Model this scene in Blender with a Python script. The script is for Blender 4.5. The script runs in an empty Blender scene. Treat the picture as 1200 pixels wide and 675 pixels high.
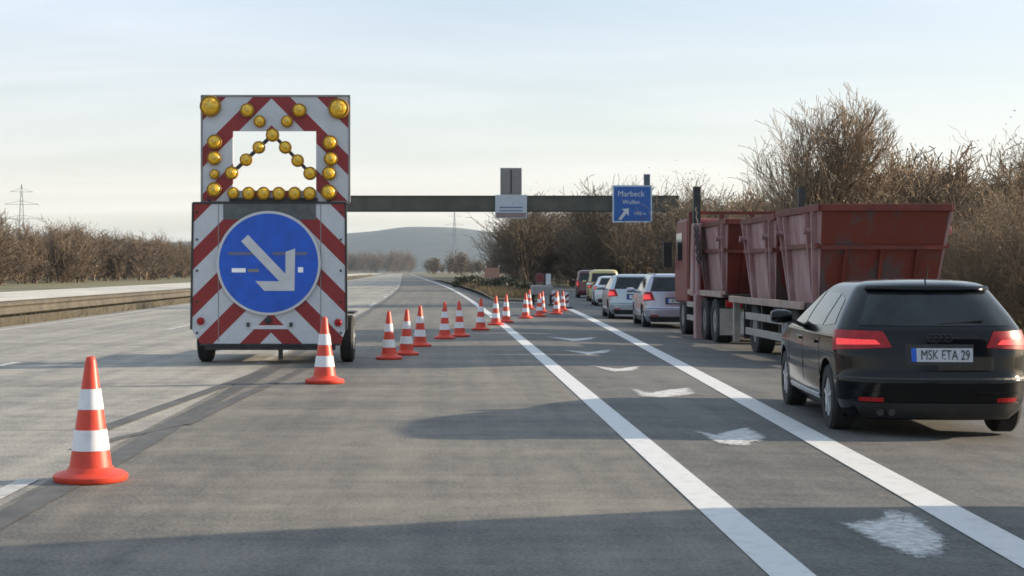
import bpy, math, random
import numpy as np
from mathutils import Vector, Matrix

# ------------------------------------------------------------------ camera, sky, sun, exposure
sc = bpy.context.scene
C = sc.collection
EYE = 1.34
cam = bpy.data.objects.new('camera', bpy.data.cameras.new('camera'))
C.objects.link(cam)
cam.location = (0, 0, EYE)
cam.rotation_euler = (math.radians(90), 0, 0)
cam.data.lens = 52.5
cam.data.sensor_width = 36
cam.data.shift_x = 0.0625
cam.data.shift_y = -0.01625
cam.data.clip_start = 0.1
cam.data.clip_end = 20000
sc.camera = cam

SUN_EL = math.radians(16.2)
SUN_AZ = math.radians(76.5)                 # from +Y (ahead) towards +X (right)
w = bpy.data.worlds.new('World'); sc.world = w; w.use_nodes = True
nt = w.node_tree; nt.nodes.clear()
def N(nt, t, **k):
    n = nt.nodes.new(t)
    for a, v in k.items(): setattr(n, a, v)
    return n
sky = N(nt, 'ShaderNodeTexSky', sky_type='NISHITA', sun_disc=False, sun_elevation=SUN_EL, sun_rotation=SUN_AZ,
        altitude=60, air_density=1.0, dust_density=1.6, ozone_density=1.0)
tc = N(nt, 'ShaderNodeTexCoord')
sep = N(nt, 'ShaderNodeSeparateXYZ'); nt.links.new(tc.outputs['Generated'], sep.inputs[0])
add = N(nt, 'ShaderNodeMath', operation='ADD'); add.inputs[1].default_value = 0.16
ab = N(nt, 'ShaderNodeMath', operation='MAXIMUM'); ab.inputs[1].default_value = 0.0
nt.links.new(sep.outputs['Z'], ab.inputs[0]); nt.links.new(ab.outputs[0], add.inputs[0])
dx = N(nt, 'ShaderNodeMath', operation='DIVIDE'); dy = N(nt, 'ShaderNodeMath', operation='DIVIDE')
nt.links.new(sep.outputs['X'], dx.inputs[0]); nt.links.new(add.outputs[0], dx.inputs[1])
nt.links.new(sep.outputs['Y'], dy.inputs[0]); nt.links.new(add.outputs[0], dy.inputs[1])
cmb = N(nt, 'ShaderNodeCombineXYZ'); nt.links.new(dx.outputs[0], cmb.inputs[0]); nt.links.new(dy.outputs[0], cmb.inputs[1])
mp = N(nt, 'ShaderNodeMapping'); mp.inputs['Rotation'].default_value = (0, 0, 0.35); mp.inputs['Scale'].default_value = (0.38, 1.15, 1)
nt.links.new(cmb.outputs[0], mp.inputs[0])
nz = N(nt, 'ShaderNodeTexNoise'); nz.inputs['Scale'].default_value = 1.25; nz.inputs['Detail'].default_value = 7; nz.inputs['Roughness'].default_value = 0.55
nz.inputs['Distortion'].default_value = 0.5
nt.links.new(mp.outputs[0], nz.inputs['Vector'])
rp = N(nt, 'ShaderNodeMapRange'); rp.inputs['From Min'].default_value = 0.36; rp.inputs['From Max'].default_value = 0.66
rp.inputs['To Min'].default_value = 0.55; rp.inputs['To Max'].default_value = 0.95
nt.links.new(nz.outputs['Fac'], rp.inputs[0])
mx = N(nt, 'ShaderNodeMix', data_type='RGBA')
nt.links.new(rp.outputs[0], mx.inputs[0]); nt.links.new(sky.outputs[0], mx.inputs[6])
cr = N(nt, 'ShaderNodeValToRGB')                      # thin cloud: cream low down, bluish white higher up
cr.color_ramp.elements[0].position = 0.0; cr.color_ramp.elements[0].color = (.80, .705, .57, 1)
cr.color_ramp.elements[1].position = 0.22; cr.color_ramp.elements[1].color = (.50, .605, .735, 1)
e_ = cr.color_ramp.elements.new(.085); e_.color = (.71, .705, .675, 1)
nt.links.new(ab.outputs[0], cr.inputs[0])
cs_ = N(nt, 'ShaderNodeVectorMath', operation='SCALE'); cs_.inputs['Scale'].default_value = 8.2
nt.links.new(cr.outputs[0], cs_.inputs[0]); nt.links.new(cs_.outputs[0], mx.inputs[7])
bg = N(nt, 'ShaderNodeBackground'); bg.inputs['Strength'].default_value = 0.088
wo = N(nt, 'ShaderNodeOutputWorld')
nt.links.new(mx.outputs[2], bg.inputs[0]); nt.links.new(bg.outputs[0], wo.inputs[0])

sd = bpy.data.lights.new('sun', 'SUN'); sd.energy = 5.0; sd.angle = math.radians(0.9); sd.color = (1.0, 0.83, 0.62)
sun = bpy.data.objects.new('sun', sd); C.objects.link(sun)
to_sun = Vector((math.sin(SUN_AZ) * math.cos(SUN_EL), math.cos(SUN_AZ) * math.cos(SUN_EL), math.sin(SUN_EL)))
sun.rotation_euler = to_sun.to_track_quat('Z', 'Y').to_euler()
sun.location = (30, 10, 20)

sc.view_settings.view_transform = 'Standard'; sc.view_settings.look = 'None'
sc.view_settings.gamma = 1.0; sc.view_settings.use_curve_mapping = False
sc.view_settings.exposure = 1.0
sc.render.engine = 'CYCLES'
sc.cycles.use_denoising = True
sc.cycles.max_bounces = 6; sc.cycles.volume_bounces = 0
sc.cycles.pixel_filter_type = 'GAUSSIAN'; sc.cycles.filter_width = 1.9
sc.cycles.sample_clamp_indirect = 6

# ------------------------------------------------------------------ materials
MATS = {}
def mat(name, col, rough=0.6, metal=0.0, var=0.12, scale=6.0, bump=0.0, coat=0.0, spec=0.5, stretch=None, trans=0.0, detail=4.0, col2=None, cut=None):
    """principled material whose colour wanders with object-space noise"""
    if name in MATS: return MATS[name]
    m = bpy.data.materials.new(name); m.use_nodes = True; t = m.node_tree
    b = t.nodes['Principled BSDF']
    b.inputs['Roughness'].default_value = rough; b.inputs['Metallic'].default_value = metal
    b.inputs['Coat Weight'].default_value = coat; b.inputs['Coat Roughness'].default_value = 0.06
    b.inputs['Specular IOR Level'].default_value = spec
    if trans: b.inputs['Transmission Weight'].default_value = trans
    c0 = col2 if col2 else tuple(max(0, c * (1 - var)) for c in col)
    c1 = col if col2 else tuple(min(1, c * (1 + var)) for c in col)
    co = N(t, 'ShaderNodeTexCoord'); ma = N(t, 'ShaderNodeMapping')
    t.links.new(co.outputs['Object'], ma.inputs[0])
    if stretch: ma.inputs['Scale'].default_value = stretch
    no = N(t, 'ShaderNodeTexNoise'); no.inputs['Scale'].default_value = scale; no.inputs['Detail'].default_value = detail
    no.inputs['Roughness'].default_value = 0.6
    t.links.new(ma.outputs[0], no.inputs['Vector'])
    r = N(t, 'ShaderNodeMapRange'); r.inputs['From Min'].default_value = cut[0] if cut else 0.3; r.inputs['From Max'].default_value = cut[1] if cut else 0.7
    t.links.new(no.outputs['Fac'], r.inputs[0])
    x = N(t, 'ShaderNodeMix', data_type='RGBA'); x.inputs[6].default_value = (*c0, 1); x.inputs[7].default_value = (*c1, 1)
    t.links.new(r.outputs[0], x.inputs[0]); t.links.new(x.outputs[2], b.inputs['Base Color'])
    if bump:
        bp = N(t, 'ShaderNodeBump'); bp.inputs['Strength'].default_value = bump; bp.inputs['Distance'].default_value = 0.02
        t.links.new(no.outputs['Fac'], bp.inputs['Height']); t.links.new(bp.outputs[0], b.inputs['Normal'])
    MATS[name] = m
    return m

def road_mat(name, base, tint, band=0.35, rough=0.75):
    """worn road: broad patches, lengthwise wheel tracks, crosswise streaks, fine aggregate"""
    m = bpy.data.materials.new(name); m.use_nodes = True; t = m.node_tree; L = t.links
    b = t.nodes['Principled BSDF']; b.inputs['Roughness'].default_value = rough; b.inputs['Specular IOR Level'].default_value = 0.35
    co = N(t, 'ShaderNodeTexCoord')
    def noise(sc3, scale, det):
        ma = N(t, 'ShaderNodeMapping'); ma.inputs['Scale'].default_value = sc3; L.new(co.outputs['Object'], ma.inputs[0])
        n = N(t, 'ShaderNodeTexNoise'); n.inputs['Scale'].default_value = scale; n.inputs['Detail'].default_value = det
        n.inputs['Roughness'].default_value = 0.6; L.new(ma.outputs[0], n.inputs['Vector']); return n.outputs['Fac']
    parts = [(noise((1, .35, 1), .45, 6), .6), (noise((2.2, .035, 1), 1.0, 4), .6), (noise((.10, 1.1, 1), 1.0, 6), band * 1.3), (noise((1, 1, 1), 42, 3), 1.15), (noise((1, .5, 1), 5, 4), .5), (noise((.5, 3.2, 1), 1.6, 5), .35)]
    acc = None
    for o, wgt in parts:
        s = N(t, 'ShaderNodeMath', operation='MULTIPLY_ADD'); L.new(o, s.inputs[0]); s.inputs[1].default_value = wgt
        s.inputs[2].default_value = -0.5 * wgt
        if acc is None: acc = s.outputs[0]
        else:
            a = N(t, 'ShaderNodeMath', operation='ADD'); L.new(acc, a.inputs[0]); L.new(s.outputs[0], a.inputs[1]); acc = a.outputs[0]
    r = N(t, 'ShaderNodeMapRange'); r.inputs['From Min'].default_value = -.24; r.inputs['From Max'].default_value = .24
    L.new(acc, r.inputs[0])
    x = N(t, 'ShaderNodeMix', data_type='RGBA'); x.inputs[6].default_value = (*[c * .58 for c in base], 1)
    x.inputs[7].default_value = (*[min(1, c * 1.42 * q) for c, q in zip(base, tint)], 1)
    L.new(r.outputs[0], x.inputs[0]); L.new(x.outputs[2], b.inputs['Base Color'])
    bp = N(t, 'ShaderNodeBump'); bp.inputs['Strength'].default_value = .35; bp.inputs['Distance'].default_value = .006
    L.new(parts[3][0], bp.inputs['Height']); L.new(bp.outputs[0], b.inputs['Normal'])
    MATS[name] = m
    return m

M_conc = road_mat('worn_concrete', (.245, .241, .226), (1.05, 1, .92))
M_asph = road_mat('worn_asphalt', (.133, .131, .124), (1.08, 1, .88), .6)
M_exit = road_mat('exit_asphalt', (.092, .094, .094), (1.06, 1, .92), .5)
M_oppo = road_mat('far_concrete', (.48, .455, .41), (1, 1, .97))
M_soil = mat('winter_ground', (.135, .12, .07), .95, scale=.35, detail=8, col2=(.07, .07, .035))
M_verge = mat('verge_grass', (.17, .15, .08), .95, scale=1.2, detail=8, col2=(.075, .08, .035), bump=.6)
M_tar = mat('tar_joint', (.045, .045, .045), .6, scale=3, var=.4)
M_scuff = mat('tyre_scuff', (.075, .073, .07), .7, scale=3, var=.35, detail=7)
M_paint = mat('road_paint', (.56, .56, .555), .55, scale=9, col2=(.42, .42, .41), detail=8, cut=(.25, .5))
M_oldpaint = mat('worn_road_paint', (.58, .58, .57), .65, scale=16, col2=(.34, .335, .32), detail=9, cut=(.40, .62))
def flaked(m):
    t = m.node_tree; b = t.nodes['Principled BSDF']; a = N(t, 'ShaderNodeAttribute', attribute_name='paint_left')
    co = N(t, 'ShaderNodeTexCoord'); no = N(t, 'ShaderNodeTexNoise'); no.inputs['Scale'].default_value = 30; no.inputs['Detail'].default_value = 6; no.inputs['Roughness'].default_value = .7
    t.links.new(co.outputs['Object'], no.inputs['Vector'])
    ad = N(t, 'ShaderNodeMath', operation='MULTIPLY_ADD'); t.links.new(a.outputs['Fac'], ad.inputs[0]); ad.inputs[1].default_value = .6; t.links.new(no.outputs['Fac'], ad.inputs[2])
    r = N(t, 'ShaderNodeMapRange'); r.inputs['From Min'].default_value = .66; r.inputs['From Max'].default_value = 1.02; t.links.new(ad.outputs[0], r.inputs[0])
    t.links.new(r.outputs[0], b.inputs['Alpha'])
flaked(M_oldpaint)
M_dash = mat('faded_dash_paint', (.45, .45, .44), .65, scale=8, col2=(.30, .295, .28), detail=8, cut=(.38, .55))
M_black = mat('black_paint', (.003, .004, .0055), .10, coat=.0, spec=.32, var=.2, scale=2)
M_glass = mat('tinted_glass', (.012, .016, .018), .05, var=.3, scale=2, spec=.8)
M_glass2 = mat('rear_glass', (.018, .024, .028), .04, scale=3.5, col2=(.004, .006, .007), spec=.4)
M_rubber = mat('tyre_rubber', (.022, .022, .022), .85, var=.3)
M_rim = mat('alloy', (.55, .56, .57), .4, metal=.55, var=.15)
M_darkm = mat('dark_metal', (.035, .036, .038), .55, metal=.3, var=.4)
M_plastic = mat('black_plastic', (.02, .02, .021), .6, var=.3)
M_zinc = mat('zinc_rail', (.075, .065, .048), .75, metal=.1, var=.35, scale=2)
M_redlamp = mat('red_lamp', (.30, .006, .010), .3, coat=.1, spec=.3, var=.25, scale=14)
M_redlamp2 = mat('red_lamp_core', (.70, .05, .05), .3, var=.3, scale=26)
M_redlamp2.node_tree.nodes['Principled BSDF'].inputs['Emission Color'].default_value = (1, .045, .05, 1)   # brake lights on
M_redlamp2.node_tree.nodes['Principled BSDF'].inputs['Emission Strength'].default_value = .28
M_white = mat('white_film', (.52, .54, .57), .45, var=.08)
M_cone = mat('cone_orange', (.60, .05, .022), .45, scale=7, col2=(.40, .035, .02), detail=7, cut=(.22, .5))
M_conew = mat('cone_white', (.68, .69, .72), .4, scale=9, col2=(.48, .48, .48), detail=7, cut=(.2, .48))
M_blue = mat('sign_blue', (.005, .085, .50), .42, var=.18, scale=5)
M_blue2 = mat('gantry_sign_blue', (.005, .085, .34), .4, var=.1)
M_grey = mat('grey_steel', (.21, .215, .22), .5, metal=.4, var=.2)
M_gantry = mat('gantry_steel', (.078, .075, .06), .65, metal=.1, var=.25, scale=.7)
M_amber = mat('amber_lens', (.82, .53, .03), .3, coat=.15, scale=26, col2=(.56, .26, .012), cut=(.4, .6))
M_amber2 = mat('amber_core', (.62, .42, .05), .22, coat=.3, var=.25, scale=25)
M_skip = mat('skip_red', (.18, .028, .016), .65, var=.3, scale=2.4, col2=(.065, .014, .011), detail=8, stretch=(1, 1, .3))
M_skipside = mat('skip_skylit_red', (.42, .29, .295), .65, scale=3.2, col2=(.22, .085, .08), detail=9, stretch=(1, 1, .35))  # paler than the skip red: mostly sky light on the sides, painted into the colour
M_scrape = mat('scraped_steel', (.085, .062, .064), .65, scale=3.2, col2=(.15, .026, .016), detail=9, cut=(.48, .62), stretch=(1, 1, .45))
M_cab = mat('cab_red', (.15, .013, .013), .5, coat=.0, var=.15)
M_beige = mat('beige_beam', (.33, .25, .21), .6, var=.25, scale=4)
M_guard = mat('aluminium_guard', (.30, .295, .28), .5, metal=.2, var=.2)
M_bark = mat('bark', (.26, .19, .125), .9, var=.3, scale=1.5)
M_bark_warm = mat('warm_bark', (.205, .148, .095), .9, var=.3, scale=1.2)
M_bark_far = mat('far_bark', (.145, .108, .076), .9, var=.3, scale=.12)
M_bark_mid = mat('mid_bark', (.118, .09, .062), .9, var=.35, scale=.15)
M_dead = mat('dead_leaf', (.17, .118, .07), .9, var=.35, scale=3)
M_green = mat('evergreen', (.058, .056, .028), .8, var=.4, scale=3)
M_hill = mat('wooded_hill', (.062, .066, .06), .95, scale=.02, col2=(.03, .034, .028), detail=8)

def stripe_mat():
    m = bpy.data.materials.new('red_white_chevron_film'); m.use_nodes = True; t = m.node_tree; L = t.links
    b = t.nodes['Principled BSDF']; b.inputs['Roughness'].default_value = .42
    co = N(t, 'ShaderNodeTexCoord'); se = N(t, 'ShaderNodeSeparateXYZ'); L.new(co.outputs['Object'], se.inputs[0])
    def M(op, a, bb):
        n = N(t, 'ShaderNodeMath', operation=op)
        for i, v in enumerate((a, bb)):
            if v is None: continue
            if isinstance(v, (int, float)): n.inputs[i].default_value = v
            else: L.new(v, n.inputs[i])
        return n.outputs[0]
    a = M('ADD', se.outputs['Z'], M('ABSOLUTE', M('SUBTRACT', se.outputs['X'], .03), None))
    q = M('FLOORED_MODULO', M('SUBTRACT', 4.14, a), .6787)
    red = M('LESS_THAN', q, .292)
    nz = N(t, 'ShaderNodeTexNoise'); nz.inputs['Scale'].default_value = 5; nz.inputs['Detail'].default_value = 5; L.new(co.outputs['Object'], nz.inputs['Vector'])
    vo = N(t, 'ShaderNodeTexVoronoi'); vo.inputs['Scale'].default_value = 38; L.new(co.outputs['Object'], vo.inputs['Vector'])
    var = M('ADD', M('MULTIPLY', nz.outputs['Fac'], .7), M('MULTIPLY', vo.outputs['Distance'], .5))
    def mix(f, c0, c1):
        x = N(t, 'ShaderNodeMix', data_type='RGBA')
        L.new(f, x.inputs[0])
        for i, c in ((6, c0), (7, c1)):
            if isinstance(c, tuple): x.inputs[i].default_value = (*c, 1)
            else: L.new(c, x.inputs[i])
        return x.outputs[2]
    wh = mix(var, (.38, .41, .45), (.54, .57, .61)); rd = mix(var, (.16, .008, .012), (.27, .016, .018))
    L.new(mix(red, wh, rd), b.inputs['Base Color'])
    return m
M_stripe = stripe_mat()

# ------------------------------------------------------------------ mesh helpers
class MB:
    def __init__(s): s.v = []; s.f = []
    def quadgrid(s, P, close=False, flip=False):
        n, m_ = len(P), len(P[0]); o = len(s.v)
        for r in P: s.v += [tuple(p) for p in r]
        for i in range(n - 1):
            for j in range(m_ if close else m_ - 1):
                a, b, c, d = o + i * m_ + j, o + i * m_ + (j + 1) % m_, o + (i + 1) * m_ + (j + 1) % m_, o + (i + 1) * m_ + j
                s.f.append((d, c, b, a) if flip else (a, b, c, d))
        return s
    def box(s, x0, x1, y0, y1, z0, z1):
        o = len(s.v)
        s.v += [(x, y, z) for z in (z0, z1) for y in (y0, y1) for x in (x0, x1)]
        s.f += [tuple(o + i for i in q) for q in ((0, 2, 3, 1), (4, 5, 7, 6), (0, 1, 5, 4), (2, 6, 7, 3), (0, 4, 6, 2), (1, 3, 7, 5))]
        return s
    def bar(s, p0, p1, a, b, up=(0, 0, 1)):
        p0, p1 = Vector(p0), Vector(p1); d = (p1 - p0).normalized(); u = Vector(up)
        if abs(d.dot(u)) > .95: u = Vector((0, 1, 0))
        x = d.cross(u).normalized() * a / 2; y = x.normalized().cross(d) * b / 2
        o = len(s.v)
        for p in (p0, p1): s.v += [tuple(p + e) for e in (-x - y, x - y, x + y, -x + y)]
        s.f += [tuple(o + i for i in q) for q in ((3, 2, 1, 0), (4, 5, 6, 7), (0, 1, 5, 4), (1, 2, 6, 5), (2, 3, 7, 6), (3, 0, 4, 7))]
        return s
    def tube(s, p0, p1, r0, r1=None, n=10):
        r1 = r0 if r1 is None else r1
        p0, p1 = Vector(p0), Vector(p1); d = (p1 - p0).normalized()
        u = Vector((0, 0, 1)) if abs(d.z) < .9 else Vector((1, 0, 0))
        x = d.cross(u).normalized(); y = d.cross(x); o = len(s.v)
        for p, r in ((p0, r0), (p1, r1)):
            s.v += [tuple(p + (x * math.cos(6.28319 * i / n) + y * math.sin(6.28319 * i / n)) * r) for i in range(n)]
        s.f += [(o + i, o + n + i, o + n + (i + 1) % n, o + (i + 1) % n) for i in range(n)]
        s.f += [tuple(o + i for i in range(n)), tuple(o + n + i for i in reversed(range(n)))]
        return s
    def lathe(s, prof, c=(0, 0, 0), axis='z', n=24, cap=True):
        """prof = [(r, t)...] about an axis through c"""
        o = len(s.v); c = Vector(c)
        for r, t in prof:
            for i in range(n):
                a = 6.28319 * (i + .5) / n; ca, sa = math.cos(a) * r, math.sin(a) * r
                p = {'z': (ca, sa, t), 'x': (t, ca, sa), 'y': (sa, t, ca)}[axis]
                s.v.append(tuple(c + Vector(p)))
        for k in range(len(prof) - 1):
            for i in range(n):
                s.f.append((o + k * n + i, o + k * n + (i + 1) % n, o + (k + 1) * n + (i + 1) % n, o + (k + 1) * n + i))
        if not cap: return s
        s.f.append(tuple(o + i for i in reversed(range(n))))
        e = o + (len(prof) - 1) * n
        s.f.append(tuple(e + i for i in range(n)))
        return s
    def prism(s, pts, y0, y1, plane='xz'):
        """outline in a plane, extruded along the third axis"""
        o = len(s.v); n = len(pts)
        for t in (y0, y1):
            for a, b in pts: s.v.append({'xz': (a, t, b), 'yz': (t, a, b), 'xy': (a, b, t)}[plane])
        s.f += [tuple(o + i for i in range(n)), tuple(o + n + i for i in reversed(range(n)))]
        s.f += [(o + i, o + n + i, o + n + (i + 1) % n, o + (i + 1) % n) for i in range(n)]
        return s
    def build(s, name, m, parent=None, smooth=False, bevel=0.0, loc=None, fix=True):
        me = bpy.data.meshes.new(name); me.from_pydata(s.v, [], s.f)
        if fix:
            import bmesh
            b = bmesh.new(); b.from_mesh(me); bmesh.ops.recalc_face_normals(b, faces=b.faces); b.to_mesh(me); b.free()
        if m: me.materials.append(m)
        ob = bpy.data.objects.new(name, me); C.objects.link(ob)
        if parent: ob.parent = parent
        if loc: ob.location = loc
        if smooth:
            me.polygons.foreach_set('use_smooth', [True] * len(me.polygons))
            md = ob.modifiers.new('ws', 'WEIGHTED_NORMAL') if False else None
            try: me.set_sharp_from_angle(angle=math.radians(38))
            except Exception: pass
        if bevel:
            md = ob.modifiers.new('bevel', 'BEVEL'); md.width = bevel; md.segments = 2; md.limit_method = 'ANGLE'
        return ob

def tag(o, label=None, cat=None, group=None, kind=None):
    if label: o['label'] = label
    if cat: o['category'] = cat
    if group: o['group'] = group
    if kind: o['kind'] = kind
    return o
def thing(name, loc, rz=0.0, label=None, cat=None, group=None):
    o = bpy.data.objects.new(name, None); C.objects.link(o)
    o.location = loc; o.rotation_euler = (0, 0, rz); o.empty_display_size = .3
    return tag(o, label, cat, group)
def copy_tree(o, parent=None):
    c = o.copy(); C.objects.link(c); c.parent = parent
    for ch in o.children: copy_tree(ch, c)
    return c

# ------------------------------------------------------------------ the lie of the land
def curve(D):                                    # the motorway bends gently left
    return -1e-4 * D * D if D < 150 else -2.25 - .03 * (D - 150)
def gz(X, D):                                    # crossfall to the right of the edge line
    s = X - curve(D)
    return -.03 * max(0.0, min(s, 11.0) - 1.52)
def line2(D):
    return 2.45 + .05 * D - .0002 * D * D if D < 110 else 5.53 + .006 * (D - 110)
def exit_edge(D):
    return line2(D) + 6.9
def strip(name, f0, f1, ys, m, lift=0.0, nx=2, parent=None, zf=None, kind=None):
    P = []
    for D in ys:
        a, b = f0(D), f1(D)
        P.append([(a + (b - a) * i / (nx - 1), D, (zf or gz)(a + (b - a) * i / (nx - 1), D) + lift) for i in range(nx)])
    o = MB().quadgrid(P).build(name, m, parent, fix=False)
    if kind: o['kind'] = kind
    return o
def ysteps(a, b, far=6):
    out = [a]; d = a
    while d < b:
        d += max(1.0, min(40, abs(d) * .06)); out.append(min(d, b))
    return out
YS = ysteps(-14, 900)
off = lambda k: (lambda D: curve(D) + k)
g = MB().quadgrid([[(x, y, -.40) for x in (-9000, -60, 60, 9000)] for y in (-200, 0, 300, 1500, 9500)]).build('ground', M_soil, fix=False); g['kind'] = 'structure'
strip('road_left_lanes', off(-10.6), off(-2.55), YS, M_conc, kind='structure', nx=4)
strip('road_right_lane', off(-2.55), off(1.52), YS, M_asph, kind='structure', nx=3)
strip('exit_road', off(1.52), lambda D: max(exit_edge(D), curve(D) + 4), ysteps(-14, 240), M_exit, nx=14, kind='structure')
strip('road_shoulder', off(1.52), off(4.0), ysteps(240, 900), M_exit, nx=3, kind='structure')
strip('median_verge', off(-14.2), off(-10.6), YS, M_verge, lift=-.03, kind='structure')
strip('opposite_road', off(-27.5), off(-14.2), YS, M_oppo, lift=0.02, kind='structure')
strip('far_verge', off(-60), off(-27.5), YS, M_verge, zf=lambda X, D: -.02, kind='structure')
strip('right_verge', lambda D: exit_edge(D), lambda D: exit_edge(D) + 45, ysteps(-14, 240), M_verge, nx=4,
      zf=lambda X, D: gz(X, D) - .05 + .0 * X, kind='structure')
# grassy nose where the exit leaves the motorway
strip('gore_grass', lambda D: curve(D) + 2.6, lambda D: max(curve(D) + 2.7, line2(D) - .5), ysteps(70, 238), mat('gore_soil', (.12, .095, .055), .95, scale=1.2, detail=8, col2=(.06, .055, .03)), nx=6,
      zf=lambda X, D: gz(X, D) + .05 + .12 * math.sin(min(1, (D - 70) / 20) * 1.57), kind='structure')

# painted lines, joint, worn chevrons
strip('edge_line', off(1.415), off(1.625), ysteps(-10, 900), M_paint, .005, kind='structure')
strip('exit_line', lambda D: line2(D) - .13, lambda D: line2(D) + .13, ysteps(-10, 72), M_paint, .005, kind='structure')
strip('left_edge_line', off(-10.15), off(-9.98), YS, M_dash, .005, kind='structure')
strip('tar_joint', lambda D: curve(D) - 2.47 + .02 * math.sin(D * 1.3), lambda D: curve(D) - 2.29 + .03 * math.sin(D * .7), ysteps(-10, 240), M_scuff, .004, kind='structure')
random.seed(4)
for k, s0 in ((0, -2.68), (1, -6.3)):
    for i in range(12):
        d0 = (3.6 if k == 0 else 16.0) + 18 * i - 0
        strip('lane_dash', off(s0 - .065), off(s0 + .065), [d0 + q for q in (0, 2, 4, 6)], M_dash, .006, kind='structure')
# tyre scuffs that swing off behind the sign trailer
for (pts, wd) in (([(-2.95, 12.2), (-2.85, 14), (-2.72, 16), (-2.55, 18.5), (-2.4, 21)], .16), ([(-2.30, 13), (-2.2, 16), (-2.05, 18.5), (-1.95, 21)], .12), ([(-2.8, 11.2), (-2.6, 12.1), (-2.35, 13.0)], .10)):
    P = [[(x - wd / 2, d, .007), (x + wd / 2, d, .007)] for x, d in pts]
    o = MB().quadgrid(P).build('tyre_mark', M_scuff, fix=False); o['kind'] = 'structure'
M_seal = mat('sealed_crack', (.05, .05, .05), .55, var=.4, scale=4)
def crack(x, d, dx_, dd_, n, wd, seedv):
    q = random.Random(seedv); P = []
    for i in range(n + 1):
        a = x + dx_ * i / n + q.uniform(-.05, .05); b = d + dd_ * i / n + q.uniform(-.05, .05); w_ = wd * q.uniform(.5, 1.3)
        P.append([(a - w_ * abs(dd_) / (abs(dx_) + abs(dd_)), b - w_ * abs(dx_) / (abs(dx_) + abs(dd_)), gz(a, b) + .0045), (a + w_ * abs(dd_) / (abs(dx_) + abs(dd_)), b + w_ * abs(dx_) / (abs(dx_) + abs(dd_)), gz(a, b) + .0045)])
    o = MB().quadgrid(P).build('sealed_crack', M_seal, fix=False); o['kind'] = 'structure'
    if o.data.polygons[0].normal.z < 0: o.data.flip_normals()
crack(-6.4, 17.5, 3.7, -.1, 20, .009, 3); crack(-6.4, 12.5, 3.7, .1, 20, .009, 4)
crack(-6.4, 27, 3.7, 0, 16, .016, 5); crack(-2.3, 20.5, 3.6, -.2, 20, .009, 6); crack(-10.2, 22.5, 3.8, 0, 16, .016, 8); crack(-2.3, 30, 3.6, .1, 16, .016, 10)
CHEV = [[(2.07, 8.10), (2.30, 8.22), (2.57, 8.66), (2.66, 8.45), (2.57, 7.6), (2.38, 7.05), (2.19, 6.94), (2.10, 7.3)],
        [(2.06, 12.77), (2.18, 12.4), (2.69, 13.23), (2.67, 12.28), (2.32, 11.53), (2.1, 11.65)],
        [(2.05, 17.33), (2.18, 16.65), (2.95, 17.9), (2.85, 16.78), (2.32, 15.92), (2.02, 16.03)],
        [(1.97, 21.56), (2.34, 20.79), (2.85, 21.78), (2.59, 20.54), (2.21, 20.03)],
        [(1.84, 25.71), (2.38, 25.19), (3.0, 26.67), (2.73, 25.12), (2.27, 24.12)],
        [(1.85, 31.2), (2.5, 30.2), (3.3, 31.8), (2.9, 30.0), (2.4, 28.9)]]
for pl in CHEV:
    out = []                                                   # ragged, worn-off rim
    for i, (x, d) in enumerate(pl):
        x1, d1 = pl[(i + 1) % len(pl)]
        for q in (0, .2, .4, .6, .8):
            jx, jd = (random.uniform(-.02, .02), random.uniform(-.07, .07)) if q else (0, 0)
            out.append((x + (x1 - x) * q + jx, d + (d1 - d) * q + jd))
    cx, cd = sum(p[0] for p in out) / len(out), sum(p[1] for p in out) / len(out); n = len(out); mb = MB()
    for f in (1.0, .72, .4):
        for x, d in out:
            x, d = cx + (x - cx) * f, cd + (d - cd) * f; mb.v.append((x, d, gz(x, d) + .006))
    for r_ in range(2): mb.f += [(r_ * n + i, r_ * n + (i + 1) % n, (r_ + 1) * n + (i + 1) % n, (r_ + 1) * n + i) for i in range(n)]
    mb.f.append(tuple(2 * n + i for i in range(n)))
    o = mb.build('worn_chevron', M_oldpaint); o['kind'] = 'structure'
    if o.data.polygons[-1].normal.z < 0: o.data.flip_normals()
    at_ = o.data.attributes.new('paint_left', 'FLOAT', 'POINT'); at_.data.foreach_set('value', [0.0] * n + [.75] * n + [1.0] * n)

# wooded hills far off
def hill(name, D, x0, x1, peaks, seed):
    rnd = np.random.RandomState(seed); xs = np.linspace(x0, x1, 160); P = []
    ph = rnd.uniform(0, 6.28, 8)
    top = sum(h * np.exp(-((xs - c) / s) ** 2) for c, h, s in peaks)
    top = top + sum(2.2 / (k + 1) * np.sin(xs / (180 / (k + 1)) + ph[k]) for k in range(8))
    for t in np.linspace(0, 1, 14):
        P.append([(x, D + t * 900, -2 + max(0, z) * math.sin(t * 1.57)) for x, z in zip(xs, top)])
    o = MB().quadgrid(P).build(name, M_hill, smooth=True, fix=False); o['kind'] = 'structure'
hill('hills', 3600, -2600, 2200, [(-60, 100, 330), (420, 78, 420), (-620, 82, 430), (-1500, 60, 700)], 3)

# ------------------------------------------------------------------ cars
def text_part(name, body, size, m, parent, loc, rot, depth=.002, sx=1.0):
    cu = bpy.data.curves.new(name, 'FONT'); cu.body = body; cu.size = size; cu.align_x = 'CENTER'; cu.align_y = 'CENTER'; cu.extrude = depth
    tmp = bpy.data.objects.new('tmp', cu); C.objects.link(tmp)
    dg = bpy.context.evaluated_depsgraph_get()
    me = bpy.data.meshes.new_from_object(tmp.evaluated_get(dg)); bpy.data.objects.remove(tmp); bpy.data.curves.remove(cu)
    me.name = name; me.materials.clear(); me.materials.append(m)
    o = bpy.data.objects.new(name, me); C.objects.link(o); o.parent = parent; o.location = loc; o.rotation_euler = rot; o.scale = (sx, 1, 1)
    return o

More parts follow.
